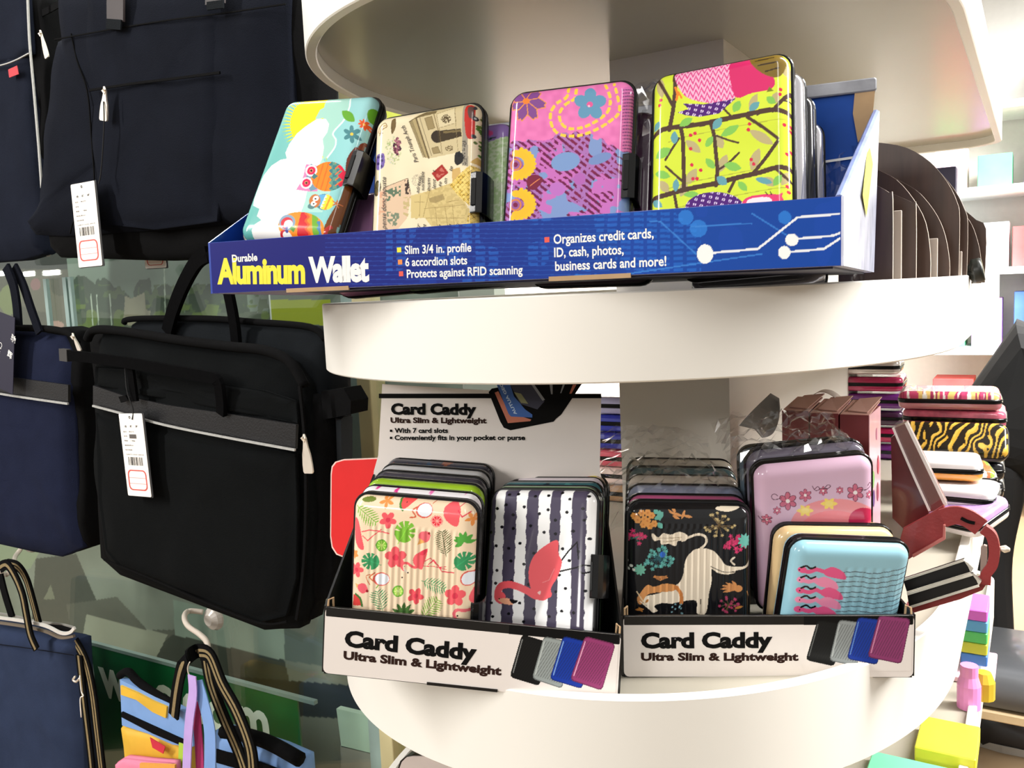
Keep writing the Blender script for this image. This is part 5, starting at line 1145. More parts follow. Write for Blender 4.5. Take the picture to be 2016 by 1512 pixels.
strip('seam', b1, [(140, 66), (152, 120), (172, 180), (180, 270), (186, 360), (184, 440)], .0016, Y1 - .0155, WEB, .0015)
strip('seam', b1, [(107, 78), (230, 56), (330, 40), (440, 26), (562, 8)], .0016, Y1 - .0175, WEB, .0015)
strip('base_seam', b1, [(138, 460), (145, 436), (160, 428)], .0016, Y1 - .0165, WEB, .0015)
BROWN = mat('brown_strap', (46, 36, 36), .6, var=.1)
strip('strap', b1, [(228, -30), (228, 44)], .034, Y1 - .0225, BROWN, .003); strip('strap_tab', b1, [(225, 38), (224, 58)], .030, Y1 - .025, CHAR_L, .002)
strip('strap', b1, [(424, -30), (424, 8)], .032, Y1 - .0225, BROWN, .003); strip('strap_tab', b1, [(424, 2), (424, 18)], .028, Y1 - .025, CHAR_L, .002)
zip_pull(b1, ((207, 178), (204, 238)), .0165, Y1 - .027)
hang_tag('long white price tag hanging from the upper navy bag', (172, 358), (220, 349), (156, 527), Y1 - .032, [(204, 200, Y1 - .029), (205, 240, Y1 - .031), (202, 300, Y1 - .031), (198, 345, Y1 - .032), (194, 362, Y1 - .0330)])
strip('bag_hanging_strap', None, [(66, 30), (85, 25), (117, 8)], .01, .80, WEB, .002, label='short black strap between the two upper bags')
bpy.data.objects['bag_hanging_strap']['category'] = 'strap'
hang_tag('price tag half hidden below the upper navy bag', (285, 450), (326, 446), (287, 529), .80, None)
for i, P in enumerate(([(84, 470), (90, 500), (100, 500), (104, 472)], [(126, 472), (134, 500), (146, 498)])):
    o_ = cord('wire_hook', None, P, .0016, .81, mat('steel_wire', (170, 172, 172), .3, metal=.8))
for o, l_ in zip([o for o in COL.objects if o.name.startswith('wire_hook')], ('U-shaped steel wire end between the two upper bags', 'short bent steel wire end left of the long price tag')): tag(o, l_, 'hook', 'wire hooks')

for xx in (210, 430): strip('hanging_strap', b1, [(xx, -20), (xx + 20, -160), (320, -300)], .02, Y1 + .02, HND if 'HND' in globals() else WEB, .004)
# ---- upper left bag
Y2 = .79
b2 = empty('laptop_bag', 'navy bag with grey piping and a small red label, cut by the frame', 'bag', Matrix.Translation(tuple(at_y(20, 450, Y2))), 'bags hanging on the glass wall')
soft('rear_compartment', b2, [(40, -30), (78, -10), (86, 60), (94, 118), (92, 180), (88, 280), (84, 480), (40, 480)], Y2 + .008, .06, WEB, .003, 2)
soft('front_body', b2, [(-90, -30), (50, -30), (58, 100), (66, 180), (72, 260), (80, 350), (82, 440), (80, 500), (40, 512), (-90, 522)], Y2, .03, NAVY, .010, 8)
soft('front_flap', b2, [(-90, -30), (48, -30), (55, 60), (57, 104), (30, 118), (0, 128), (-90, 140)], Y2 - .009, .012, NAVY, .004, 9)
strip('piping', b2, [(54, -20), (57, 60), (60, 104), (66, 170), (72, 240), (77, 300), (82, 370)], .0042, Y2 - .016, PIPING, .002); strip('piping', b2, [(57, 105), (30, 119), (0, 129), (-60, 140)], .0018, Y2 - .0175, PIPING, .002)
part_slab('red_label', b2, [(16, 137), (33, 129), (36, 146), (18, 153)], Y2 - .017, .001, mat('red_fabric', (196, 62, 70), .8))
zip_pull(b2, ((81, 66), (93, 114)), .010, Y2 - .006)

strip('hanging_strap', b2, [(-60, -20), (-30, -200), (-10, -300)], .02, Y2 + .02, WEB, .004)
# ---- black briefcase in the middle
Y3 = .72
b3 = empty('laptop_bag', 'black briefcase bag with a grey leatherette band and zip pull', 'bag', Matrix.Translation(tuple(at_y(400, 1240, Y3))), 'bags hanging on the glass wall')
soft('rear_compartment', b3, [(250, 640), (262, 632), (400, 628), (503, 636), (610, 646), (640, 670), (645, 760), (650, 1000), (652, 1150), (640, 1176), (617, 1188), (600, 1200), (250, 1000)], Y3 + .030, .045, CHAR_L, .004, 3)
V, F = tube(smooth_path([at_y(a, b, Y3 + .026) for a, b in [(244, 636), (262, 628), (400, 627), (503, 634), (610, 644), (640, 668)]], 5), .0042, 8, up=(0, -1, .2)); mesh('rear_piping', V, F, WEB, b3, smooth=True, world_pts=True)
soft('side_gusset', b3, [(168, 660), (196, 645), (620, 780), (640, 830), (650, 1120), (645, 1178), (617, 1190), (610, 1222), (591, 1228), (560, 1240), (515, 1243), (230, 1134), (192, 1100), (186, 1000), (180, 760)], Y3 + .012, .03, WEB, .003, 4)
soft('front_body', b3, [(196, 655), (240, 660), (347, 676), (521, 698), (562, 716), (592, 758), (605, 830), (612, 1000), (605, 1180), (584, 1240), (515, 1242), (400, 1198), (300, 1160), (232, 1130), (206, 1100), (192, 1000), (184, 880), (182, 760), (186, 700)], Y3, .03, CHAR, .016, 7)
V, F = tube(smooth_path([at_y(a, b, Y3 - .006) for a, b in [(172, 668), (186, 650), (240, 652), (347, 669), (450, 682), (521, 690), (570, 712), (600, 760)]], 5), .0062, 8, up=(0, -1, .2)); mesh('piping', V, F, WEB, b3, smooth=True, world_pts=True)
soft('upper_panel', b3, [(186, 722), (222, 724), (248, 724), (400, 750), (520, 770), (580, 790), (584, 834), (500, 818), (347, 790), (250, 772), (184, 758)], Y3 - .017, .008, CHAR, .001, 12)
def band_poly(name, parent, top, bot, y, t, material):
    P = [at_y(*p, y) for p in top] + [at_y(*p, y) for p in bot[::-1]]; V, F = slab(P, (0, -1, 0), t); return mesh(name, V, F, material, parent, world_pts=True)
band_poly('leatherette_band', b3, [(183, 759), (240, 778), (330, 798), (450, 815), (583, 836)], [(183, 797), (240, 812), (330, 836), (450, 858), (581, 884)], Y3 - .021, .004, LEATH)
strip('piping', b3, [(183, 799), (240, 814), (330, 838), (450, 862), (581, 886)], .0026, Y3 - .026, PIPING, .0025)
soft('lower_panel', b3, [(186, 812), (240, 824), (330, 848), (450, 872), (578, 895), (582, 1000), (580, 1140), (560, 1214), (510, 1226), (400, 1182), (300, 1146), (232, 1116), (206, 1084), (192, 980)], Y3 - .0165, .010, CHAR, .004, 13)
strip('bottom_seam', b3, [(205, 1102), (300, 1140), (400, 1184), (510, 1226), (565, 1224)], .0022, Y3 - .022, WEB, .002)
strip('side_seam', b3, [(590, 760), (600, 860), (603, 1000), (597, 1130), (584, 1220)], .004, Y3 - .016, WEB, .003)
HND = mat('handle_webbing', (7, 7, 8), .95, var=.15, nscale=200, spec=.05)
strip('front_handle', b3, [(126, 699), (170, 703), (250, 714), (330, 728), (400, 740), (428, 750), (436, 790), (436, 815)], .014, Y3 - .034, HND, .006, ys=[Y3 - .034] * 5 + [Y3 - .034, Y3 - .028, Y3 - .024])
strip('handle_end', b3, [(121, 698), (136, 700)], .017, Y3 - .0345, mat('grey_end', (60, 58, 57), .8), .007)
strip('handle_post', b3, [(256, 718), (262, 760), (266, 790)], .012, Y3 - .030, HND, .004)
strip('rear_handle', b3, [(330, 655), (342, 610), (362, 560), (388, 515), (410, 500)], .020, Y3 + .03, HND, .006, ys=[Y3 + .022, Y3 + .015, Y3 + .01, Y3 + .0, Y3 - .005])
strip('rear_handle', b3, [(410, 496), (440, 540), (452, 585), (462, 640), (466, 680)], .014, Y3 + .01, HND, .006, ys=[Y3 - .005, Y3, Y3 + .005, Y3 + .01, Y3 + .015])
zip_pull(b3, ((600, 862), (608, 932)), .0150, Y3 - .018)
part_slab('side_strap', b3, [(632, 770), (676, 764), (691, 790), (690, 815), (660, 822), (636, 826)], Y3 + .012, .03, WEB)
part_slab('side_strap_tail', b3, [(630, 815), (672, 822), (672, 905), (655, 1150), (640, 1150)], Y3 + .03, .02, mat('slate_strap', (40, 46, 52), .9), .02)
hang_tag('price tag with a dark block hanging from the black briefcase', (238, 814), (284, 814), (253, 975), Y3 - .036, [(246, 722, Y3 - .030), (250, 770, Y3 - .036), (262, 806, Y3 - .036), (260, 826, Y3 - .0375)], blot=True)
part_slab('cord_toggle', b3, [(233, 781), (246, 778), (252, 788), (238, 793)], Y3 - .028, .003, WEB)

# ---- left navy bag with dark hang label
Y4 = .74
b4 = empty('laptop_bag', 'navy bag left of the black briefcase with a grey band', 'bag', Matrix.Translation(tuple(at_y(60, 1090, Y4))), 'bags hanging on the glass wall')
soft('side_gusset', b4, [(60, 650), (120, 644), (150, 652), (162, 680), (166, 900), (174, 1078), (120, 1096), (60, 1080)], Y4 + .008, .045, WEB, .003, 3)
soft('front_body', b4, [(-110, 640), (30, 648), (120, 662), (136, 690), (142, 800), (150, 1000), (158, 1080), (117, 1098), (60, 1088), (-20, 1070), (-110, 1060)], Y4, .03, mat('blue_navy_canvas', (26, 31, 52), .95, var=.1, nscale=24, bump=.6, bscale=900, spec=.1), .012, 4)
V, F = tube(smooth_path([at_y(a, b, Y4 - .004) for a, b in [(-60, 640), (30, 645), (100, 648), (140, 658), (152, 676)]], 5), .0052, 8, up=(0, -1, .2)); mesh('piping', V, F, WEB, b4, smooth=True, world_pts=True)
band_poly('leatherette_band', b4, [(-80, 730), (30, 744), (134, 758)], [(-80, 762), (30, 778), (134, 792)], Y4 - .0175, .004, LEATH)
strip('piping', b4, [(-60, 765), (30, 780), (134, 795)], .0030, Y4 - .022, PIPING, .0025)
zip_pull(b4, ((145, 662), (158, 692)), .008, Y4 - .012)
strip('handle', b4, [(12, 525), (26, 560), (33, 600), (36, 640)], .018, Y4 - .02, NAVY_D, .004); strip('handle', b4, [(28, 525), (45, 560), (62, 610), (78, 655)], .016, Y4 - .012, NAVY_D, .004)
tp, tw, th_ = pose_from(((-22, 606), (66, 640), (-58, 738)), Y4 - .032)
hl = empty('hang_label', 'dark navy hang label with white characters on the left bag', 'label', tp.mat())
V, F = box_vf(0, tw, 0, th_, -.001, 0); mesh('card', V, F, mat('navy_card', (30, 28, 50), .5), hl)
def vtext(s, cx, cy, size, rot, z=.0006, bold=.02):
    V, F = text_vf(s, bold); V = np.array(V); c = (V.max(0) + V.min(0)) / 2; t = rot * D2R
    X = (V[:, 0] - c[0]) * size; Y = (V[:, 1] - c[1]) * size
    return [(cx + a * math.cos(t) - b * math.sin(t), cy + a * math.sin(t) + b * math.cos(t), z) for a, b in zip(X, Y)], F
c1 = tp.on(27, 667); c2 = tp.on(20, 698); c3 = tp.on(-1, 690)
V, F = vtext('驰', c1[0], c1[1], .013, -18); mesh('character', V, F, INK_WHITE, hl)
V, F = vtext('辉', c2[0], c2[1], .013, -18); mesh('character', V, F, INK_WHITE, hl)
V, F = vtext('Chihui', c3[0], c3[1], .0115, -112, bold=.0); mesh('lettering', V, F, INK_WHITE, hl)

# ---- hooks
HK = mat('ivory_plastic', (214, 200, 186), .35, coat=.2)
def suction_hook(label, cx, cy, pts):
    r = empty('suction_hook', label, 'hook', Matrix.Translation(tuple(at_y(cx, cy, YG))), 'suction hooks on the glass')
    c = at_y(cx, cy, YG - .003); V, F = tube([c + np.array([0, d, 0]) for d in (.003, 0, -.006, -.012)], [.020, .020, .017, .009], 24, up=(0, 0, 1)); mesh('suction_cup', V, F, mat('clear_rubber', (206, 198, 188), .25, coat=.3), r, smooth=False, world_pts=True)
    P = smooth_path([at_y(a, b, y) for a, b, y in pts], 6); V, F = tube(P, .0042, 10, up=(.2, -1, .1)); mesh('hook_arm', V, F, HK, r, smooth=True, world_pts=True); return r
suction_hook('ivory suction hook below the black briefcase', 421, 1217, [(400, 1205, YG - .014), (372, 1203, YG - .03), (363, 1214, YG - .05), (370, 1232, YG - .06), (392, 1248, YG - .07), (406, 1262, YG - .085), (409, 1278, YG - .1), (398, 1288, YG - .115)])
suction_hook('ivory suction hook at the left edge above the navy tote', 60, 1068, [(40, 1082, YG - .014), (30, 1096, YG - .04), (26, 1112, YG - .075), (12, 1132, YG - .09), (0, 1124, YG - .1)])
suction_hook('ivory suction hook far above the upper navy bag', 330, -320, [(322, -322, YG - .014), (320, -318, YG - .05), (320, -300, YG - .09), (320, -290, Y1 + .02), (318, -300, Y1 + .0)])
suction_hook('ivory suction hook above the cut-off upper left bag', 0, -320, [(-8, -322, YG - .014), (-10, -310, YG - .04), (-10, -298, Y2 + .02), (-12, -306, Y2 + .0)])
# ---- lower left navy tote
Y5 = .745
b5 = empty('tote_bag', 'navy tote bag with silver rim and striped black straps, bottom left', 'bag', Matrix.Translation(tuple(at_y(60, 1500, Y5))), 'bags hanging on the glass wall')
soft('body', b5, [(-100, 1215), (0, 1233), (60, 1244), (135, 1258), (148, 1262), (152, 1330), (158, 1420), (164, 1600), (-100, 1600)], Y5, .03, mat('dusty_navy', (44, 54, 78), .95, var=.12, nscale=20, bump=.6, bscale=900, spec=.1), .012, 6)
strip('hem_seam', b5, [(-60, 1262), (40, 1274), (145, 1290)], .0012, Y5 - .0175, NAVY_D, .001)
strip('silver_rim', b5, [(-60, 1208), (0, 1216), (48, 1223), (90, 1232), (120, 1246), (138, 1245), (147, 1236)], .0050, Y5 - .018, mat('silver_trim', (226, 222, 216), .4, metal=.2), .003)
strip('tan_rim', b5, [(-60, 1218), (0, 1226), (48, 1233), (90, 1243), (120, 1255), (146, 1252)], .0040, Y5 - .014, mat('brown_trim', (110, 98, 84), .7), .004)
strip('back_rim', b5, [(-60, 1200), (20, 1211), (70, 1223), (120, 1229), (147, 1236)], .0030, Y5 + .012, mat('silver_trim_dark', (150, 148, 142), .5), .003)
part_slab('opening', b5, [(92, 1229), (120, 1231), (143, 1238), (132, 1243), (108, 1240)], Y5 - .008, .001, WEB)
def striped_strap(parent, pts, w, y, ys=None, n=1, name='strap'):
    o = strip(name, parent, pts, w, y, WEB, .003, ys=ys, k=6)
    for s in ([0] if n == 1 else (-.16, .16)):
        P = [at_y(a, b, (ys[i] if ys else y)) for i, (a, b) in enumerate(pts)]; P = smooth_path(P, 6); Q = []
        for i, p in enumerate(P):
            t = P[min(i + 1, len(P) - 1)] - P[max(i - 1, 0)]; t /= np.linalg.norm(t); u = np.array([0, -1., 0]); u -= t * (u @ t); u /= np.linalg.norm(u); Q.append(p + u * .0018 + np.cross(t, u) * w * s)
        V, F = tube(Q, 0, flat=(w * (.3 if n == 1 else .17), .0008), up=(0, -1, 0)); mesh('tan_stripe', V, F, TAN, o, world_pts=True)
    return o
striped_strap(b5, [(0, 1118), (14, 1112), (30, 1135), (44, 1170), (52, 1210), (60, 1250), (72, 1278)], .017, Y5 - .03)
striped_strap(b5, [(16, 1110), (36, 1116), (52, 1140), (64, 1180), (76, 1226)], .017, Y5 - .01, n=2)
strip('strap', b5, [(0, 1130), (10, 1170), (24, 1215)], .018, Y5 + .01, WEB, .003)
striped_strap(b5, [(148, 1262), (168, 1300), (182, 1360), (192, 1440), (206, 1560)], .020, Y5 + .004, n=2)
striped_strap(b5, [(156, 1290), (166, 1380), (178, 1480), (186, 1560)], .016, Y5 + .0, n=1)
cord('chrome_clip', b5, [(148, 1332), (144, 1338), (150, 1342), (157, 1335)], .0018, Y5 - .02, METAL); cord('white_cord', b5, [(157, 1330), (160, 1360), (164, 1370), (158, 1376), (160, 1412)], .0009, Y5 - .02, TAGW)
# ---- striped colourful bag on the main hook
Y6 = .745
LB = mat('sky_blue_nylon', (120, 158, 212), .7, var=.06, nscale=30); YE = mat('golden_nylon', (222, 176, 52), .6, var=.12, nscale=16); 
b6 = empty('shoulder_bag', 'yellow and light blue striped shoulder bag on the suction hook', 'bag', Matrix.Translation(tuple(at_y(310, 1500, Y6))), 'bags hanging on the glass wall')
soft('yellow_body', b6, [(240, 1425), (300, 1440), (364, 1470), (364, 1620), (250, 1620)], Y6, .03, YE, .006, 3)
def quad(name, parent, P, y, m_, t=.004): return part_slab(name, parent, P, y, t, m_)
quad('blue_band', b6, [(236, 1338), (330, 1384), (380, 1412), (380, 1470), (340, 1466), (290, 1444), (240, 1428)], Y6 - .006, LB, .01)
quad('yellow_band', b6, [(237, 1350), (270, 1364), (300, 1380), (328, 1392), (326, 1414), (300, 1402), (268, 1378), (238, 1368)], Y6 - .009, YE, .003)
quad('black_band', b6, [(239, 1402), (300, 1430), (366, 1460), (366, 1472), (300, 1444), (239, 1412)], Y6 - .009, WEB, .003)
cord('zip_edge', b6, [(236, 1330), (252, 1322), (270, 1340), (300, 1362), (334, 1382), (345, 1388)], .006, Y6 - .0, WEB)
quad('red_label', b6, [(295, 1452), (325, 1470), (321, 1484), (300, 1472)], Y6 - .0135, mat('crimson_label', (196, 40, 60), .7), .001)
quad('lime_piping', b6, [(352, 1462), (364, 1466), (362, 1530), (350, 1530)], Y6 - .010, mat('lime_fabric', (170, 206, 70), .7), .006)
striped_strap(b6, [(404, 1282), (384, 1283), (362, 1305), (350, 1350), (342, 1410)], .020, Y6 - .04, ys=[YG - .115, YG - .12, Y6 - .03, Y6 - .02, Y6 - .015])
striped_strap(b6, [(394, 1284), (414, 1292), (436, 1345), (466, 1400), (492, 1470), (498, 1530)], .022, Y6 - .035, n=2)
striped_strap(b6, [(406, 1290), (416, 1345), (440, 1410), (470, 1480), (490, 1540)], .022, Y6 - .022, n=2)
cord('key_ring', b6, [(374, 1303), (370, 1312), (370, 1322), (374, 1332)], .0009, Y6 - .045, METAL)
cl = [('lilac_ribbon', [(378, 1330), (380, 1365), (374, 1410), (370, 1460), (366, 1560)], .016, (190, 160, 222), .052), ('blue_ribbon', [(388, 1340), (400, 1380), (412, 1430), (414, 1480), (412, 1560)], .022, (124, 160, 216), .046), ('magenta_ribbon', [(384, 1380), (388, 1420), (392, 1470), (396, 1560)], .016, (168, 40, 96), .042)]
for n_, P, w_, c_, d_ in cl: strip(n_, b6, P, w_, Y6 - d_, mat(n_ + '_fabric', c_, .7, var=.05), .0015)
b7 = empty('shoulder_bag', 'black and blue striped bag at the bottom behind the ribbons', 'bag', Matrix.Translation(tuple(at_y(500, 1500, Y6 + .03))), 'bags hanging on the glass wall')
soft('body', b7, [(420, 1440), (470, 1455), (540, 1478), (590, 1500), (600, 1620), (420, 1620)], Y6 + .03, .03, LB, .006, 3); cord('top_edge', b7, [(440, 1440), (480, 1446), (530, 1462), (592, 1496)], .010, Y6 + .022, WEB); quad('black_band', b7, [(425, 1475), (500, 1498), (560, 1520), (560, 1540), (420, 1500)], Y6 + .02, WEB, .003)
b8 = empty('pouch', 'pink and orange pouch end at the bottom edge', 'pouch', Matrix.Translation(tuple(at_y(290, 1515, Y6 - .03))))
soft('body', b8, [(228, 1502), (240, 1494), (290, 1500), (340, 1504), (345, 1560), (232, 1560)], Y6 - .03, .015, mat('pink_fabric', (226, 128, 156), .7), .004, 4); quad('orange_band', b8, [(275, 1503), (344, 1506), (344, 1520), (275, 1514)], Y6 - .039, mat('orange_fabric', (230, 160, 70), .7), .003)
# far ceiling lamps of the shop, seen mirrored in the pane
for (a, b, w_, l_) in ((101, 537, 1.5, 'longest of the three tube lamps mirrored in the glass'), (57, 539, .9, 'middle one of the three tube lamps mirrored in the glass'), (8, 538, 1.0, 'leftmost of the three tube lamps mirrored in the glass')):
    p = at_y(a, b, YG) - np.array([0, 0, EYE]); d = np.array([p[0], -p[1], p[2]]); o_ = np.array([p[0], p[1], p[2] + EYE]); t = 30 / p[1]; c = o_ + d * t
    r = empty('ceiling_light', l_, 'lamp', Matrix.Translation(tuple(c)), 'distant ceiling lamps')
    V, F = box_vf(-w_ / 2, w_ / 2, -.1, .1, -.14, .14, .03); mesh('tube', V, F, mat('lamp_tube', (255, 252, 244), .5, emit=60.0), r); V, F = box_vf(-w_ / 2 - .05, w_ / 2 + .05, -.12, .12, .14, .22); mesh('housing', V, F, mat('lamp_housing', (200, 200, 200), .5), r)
# ================================================================ THINGS ON THE STAND, RIGHT
WALN = mat('dark_walnut', (74, 54, 44), 0.45, var=0.35, nscale=14, stretch=(6, 6, .6), coat=.15)
WALE = mat('pale_board_edge', (214, 200, 184), 0.4, var=0.05)
def arched(label, y, pts, left, nm='arched_board'):
    base = DECK_MID + .0004; P = [at_y(*p, y) for p in pts]; P = smooth_path(P, 3) if len(P) > 4 else P
    L = at_y(left, pts[0][1], y); Q = [np.array([L[0], y, base]), np.array([L[0], y, P[0][2]])] + list(P) + [np.array([P[-1][0], y, base])]
    Q = np.array(Q); r = empty(nm, label, 'board', Matrix.Translation((float(Q[:, 0].mean()), y, base)), 'dark wooden boards on the middle shelf')
    V, F = slab(Q, (0, -1, 0), .0045); mesh('board', V, F, WALN, r, world_pts=True)
    c = Q.mean(0); R = c + (Q - c) * 1.004; R[:, 2] = np.maximum(R[:, 2], base); R2 = R.copy(); 
    V, F = loft([list(R + np.array([0, .0008, 0])), list(R + np.array([0, .0037, 0]))]); mesh('edge_band', V, F, WALE, r, world_pts=True)
    foot = Q[-1]; V, F = box_vf(foot[0] - .05, foot[0] - .01, y + .0046, y + .030, base, base + .006, .001); mesh('foot', V, F, WALN, r, world_pts=True)
    return r
arched('dark wooden rectangular board nearest the blue box', .605, [(1716, 362), (1724, 364), (1750, 379), (1757, 392), (1757, 551)], 1650)
arched('dark wooden rectangular board second from the blue box', .640, [(1722, 366), (1746, 377), (1795, 398), (1803, 410), (1803, 549)], 1660)
arched('lower arched wooden board just behind the two square ones', .675, [(1690, 322), (1727, 334), (1765, 354), (1798, 392), (1822, 438), (1831, 498), (1831, 549)], 1660)
arched('arched wooden board rising right of a pale card', .715, [(1740, 340), (1792, 367), (1818, 388), (1845, 425), (1861, 465), (1869, 514), (1869, 546)], 1690)
arched('tallest arched wooden board of the row', .755, [(1690, 282), (1731, 281), (1785, 291), (1831, 319), (1865, 359), (1884, 398), (1889, 431), (1887, 544)], 1660)
arched('arched board directly behind the tallest board', .785, [(1800, 310), (1840, 330), (1878, 372), (1898, 410), (1905, 440), (1903, 540)], 1740)
arched('small arched board near the right end of the row', .825, [(1880, 400), (1904, 428), (1917, 451), (1927, 484), (1931, 510), (1932, 537)], 1800)
arched('last wooden board of the row with a cut corner', .870, [(1880, 400), (1903, 417), (1922, 433), (1941, 450), (1939, 541)], 1830)
CARD = mat('cream_card', (206, 192, 180), .6, var=.04)
for y, a, b, t, l_ in ((.622, 1759, 1775, 415, 'tall cream card between the two square wooden boards'), (.692, 1828, 1846, 470, 'lower cream card behind the lower arched board'), (.768, 1889, 1894, 495, 'thin cream card sliver beside the tallest arched board')):
    p, q_ = at_y(a, t, y), at_y(b, t, y); V, F = box_vf(p[0], q_[0], y, y + .003, DECK_MID + .0002, p[2], .0006)
    tag(mesh('card_insert', V, F, CARD), l_, 'card', 'cream cards between the boards')
p = at_y(1903, 528, .80); V, F = tube(smooth_path([(p[0] - .012, .80, DECK_MID + .010), (p[0] - .004, .80, DECK_MID + .010), (p[0] + .004, .80, DECK_MID + .0105), (p[0] + .012, .80, DECK_MID + .012)], 4), [.004] * 4 + [.006] * 4 + [.010] * 4 + [.009], 14, up=(0, 0, 1))
tag(mesh('knob', V, F, mat('black_rubber', (26, 30, 26), .35), smooth=True), 'round black knob at the foot of the boards', 'knob')
k_ = at_y(1861, 350, .93); V, F = box_vf(k_[0] - .009, k_[0] + .009, .93, .95, DECK_MID, k_[2] + .010, .001); o = tag(mesh('box', V, F, mat('indigo_box', (44, 38, 66), .5)), 'narrow dark indigo box behind the arched boards', 'box')

# ---- red gift boxes
RED = mat('dark_red_board', (128, 38, 42), .5, var=.06); REDT = mat('red_top_board', (196, 150, 138), .5, var=.06); PNK = mat('pink_print_board', (232, 176, 186), .35, var=.12, nscale=30, coat=.3)
yb = .700
xs = [at_y(a, 812, yb)[0] for a in (1538, 1593, 1652, 1712)]; zt = [at_y(1560, 806, yb)[2], at_y(1620, 811, yb)[2], at_y(1680, 814, yb)[2]]
for i in range(3):
    x0, x1 = xs[i] + .0006, xs[i + 1] - .0006; r = empty('gift_box', ('dark red gift box, leftmost of three behind the lilac wallet', 'dark red gift box, middle of three behind the lilac wallet', 'dark red gift box with a pink printed side, right one of three')[i], 'box', Tm((x0 + x1) / 2, yb, DECK_LOW), 'dark red gift boxes')
    V, F = box_vf(x0, x1, yb, yb + .055, DECK_LOW, zt[i] - .0012); mesh('body', V, F, RED, r, world_pts=True)
    V, F = slab([(x0, yb + .001, zt[i] - .001), (x1, yb + .001, zt[i] - .001), (x1 + .001, yb + .05, zt[i] + .004), (x0 + .001, yb + .05, zt[i] + .004)], (0, 0, 1), .001); mesh('lid_flap', V, F, REDT, r, world_pts=True)
    V, F = slab([(x0 + .004, yb + .01, zt[i] + .001), (x1 - .002, yb + .006, zt[i] + .0005), (x1 + .002, yb + .052, zt[i] + .007), (x0 + .006, yb + .052, zt[i] + .005)], (0, 0, 1), .0008); mesh('inner_flap', V, F, REDT, r, world_pts=True)
    if i == 2:
        V, F = box_vf(x1, x1 + .0006, yb, yb + .055, DECK_LOW, zt[i] - .0012); mesh('printed_side', V, F, PNK, r, world_pts=True)
        for (u0, v0, u1, v1, c) in ((.010, -.048, .022, -.062, (120, 180, 90)), (.036, -.040, .046, -.056, (176, 40, 70)), (.014, -.064, .024, -.078, (92, 60, 120)), (.034, -.062, .044, -.078, (150, 50, 70)), (.030, -.016, .036, -.026, (200, 120, 150)), (.008, -.100, .020, -.125, (60, 34, 40)), (.030, -.098, .044, -.125, (60, 34, 40))):
            V, F = loft([[(x1 + .0008, yb + u0 + (u1 - u0) * (.5 + .5 * math.cos(a)), zt[i] + v0 + (v1 - v0) * (.5 + .5 * math.sin(a))) for a in np.linspace(0, 2 * math.pi, 9)[:-1]], [(x1 + .0010, yb + u0 + (u1 - u0) * (.5 + .5 * math.cos(a)), zt[i] + v0 + (v1 - v0) * (.5 + .5 * math.sin(a))) for a in np.linspace(0, 2 * math.pi, 9)[:-1]]])
            mesh('printed_mark', V, F, mat('mark_%d_%d_%d' % c, c, .4), r, world_pts=True)
# ---- loops of plastic behind
CLR = film_mat('smoky_film', (.80, .78, .76), .12, .55)
def sheet_curl(name, label, base, pts, h, material):
    P = smooth_path(pts, 5); V = []; F = []
    for p in P: V += [tuple(p), (p[0] + .004, p[1], p[2] + h)]
    for i in range(len(P) - 1): F.append((2 * i, 2 * i + 2, 2 * i + 3, 2 * i + 1))
    o = mesh(name, V, F, material, None, smooth=True); md = o.modifiers.new('thick', 'SOLIDIFY'); md.thickness = .0005; return tag(o, label, 'plastic')
a = at_y(1462, 855, .665); b = at_y(1536, 770, .665)
V = []; F = []; n = 14
for i in range(n + 1):
    t = i / n; p = at_y(1455 + 62 * t, 838 - 64 * t ** .9, .665); q_ = at_y(1500 + 36 * math.sin(t * 1.5), 862 - 60 * t ** 2.2, .665 + .03 * math.sin(t * 3.1)); V += [tuple(p), tuple((p + q_) / 2 + np.array([0, .012, 0])), tuple(q_)]
for i in range(n): F += [(3 * i, 3 * i + 3, 3 * i + 4, 3 * i + 1), (3 * i + 1, 3 * i + 4, 3 * i + 5, 3 * i + 2)]
o = mesh('plastic_sleeve', V, F, mat('frosted_plastic', (150, 144, 138), .25, var=.1, alpha=.82), None, smooth=True); tag(o, 'curled frosted plastic sleeve left of the red gift boxes', 'plastic'); md = o.modifiers.new('thick', 'SOLIDIFY'); md.thickness = .0006
cy = empty('paper_curl', 'white paper curl standing on top of the red gift boxes', 'paper', M=Matrix.Translation(tuple(at_y(1630, 790, .76))))
V, F = tube(smooth_path([at_y(a_, b_, .758) for a_, b_ in [(1600, 778), (1616, 770), (1634, 772), (1652, 784), (1664, 800)]], 5), 0, flat=(.018, .0006), up=(.1, 0, 1)); mesh('paper', V, F, mat('white_paper', (226, 214, 206), .5), cy, smooth=True, world_pts=True)

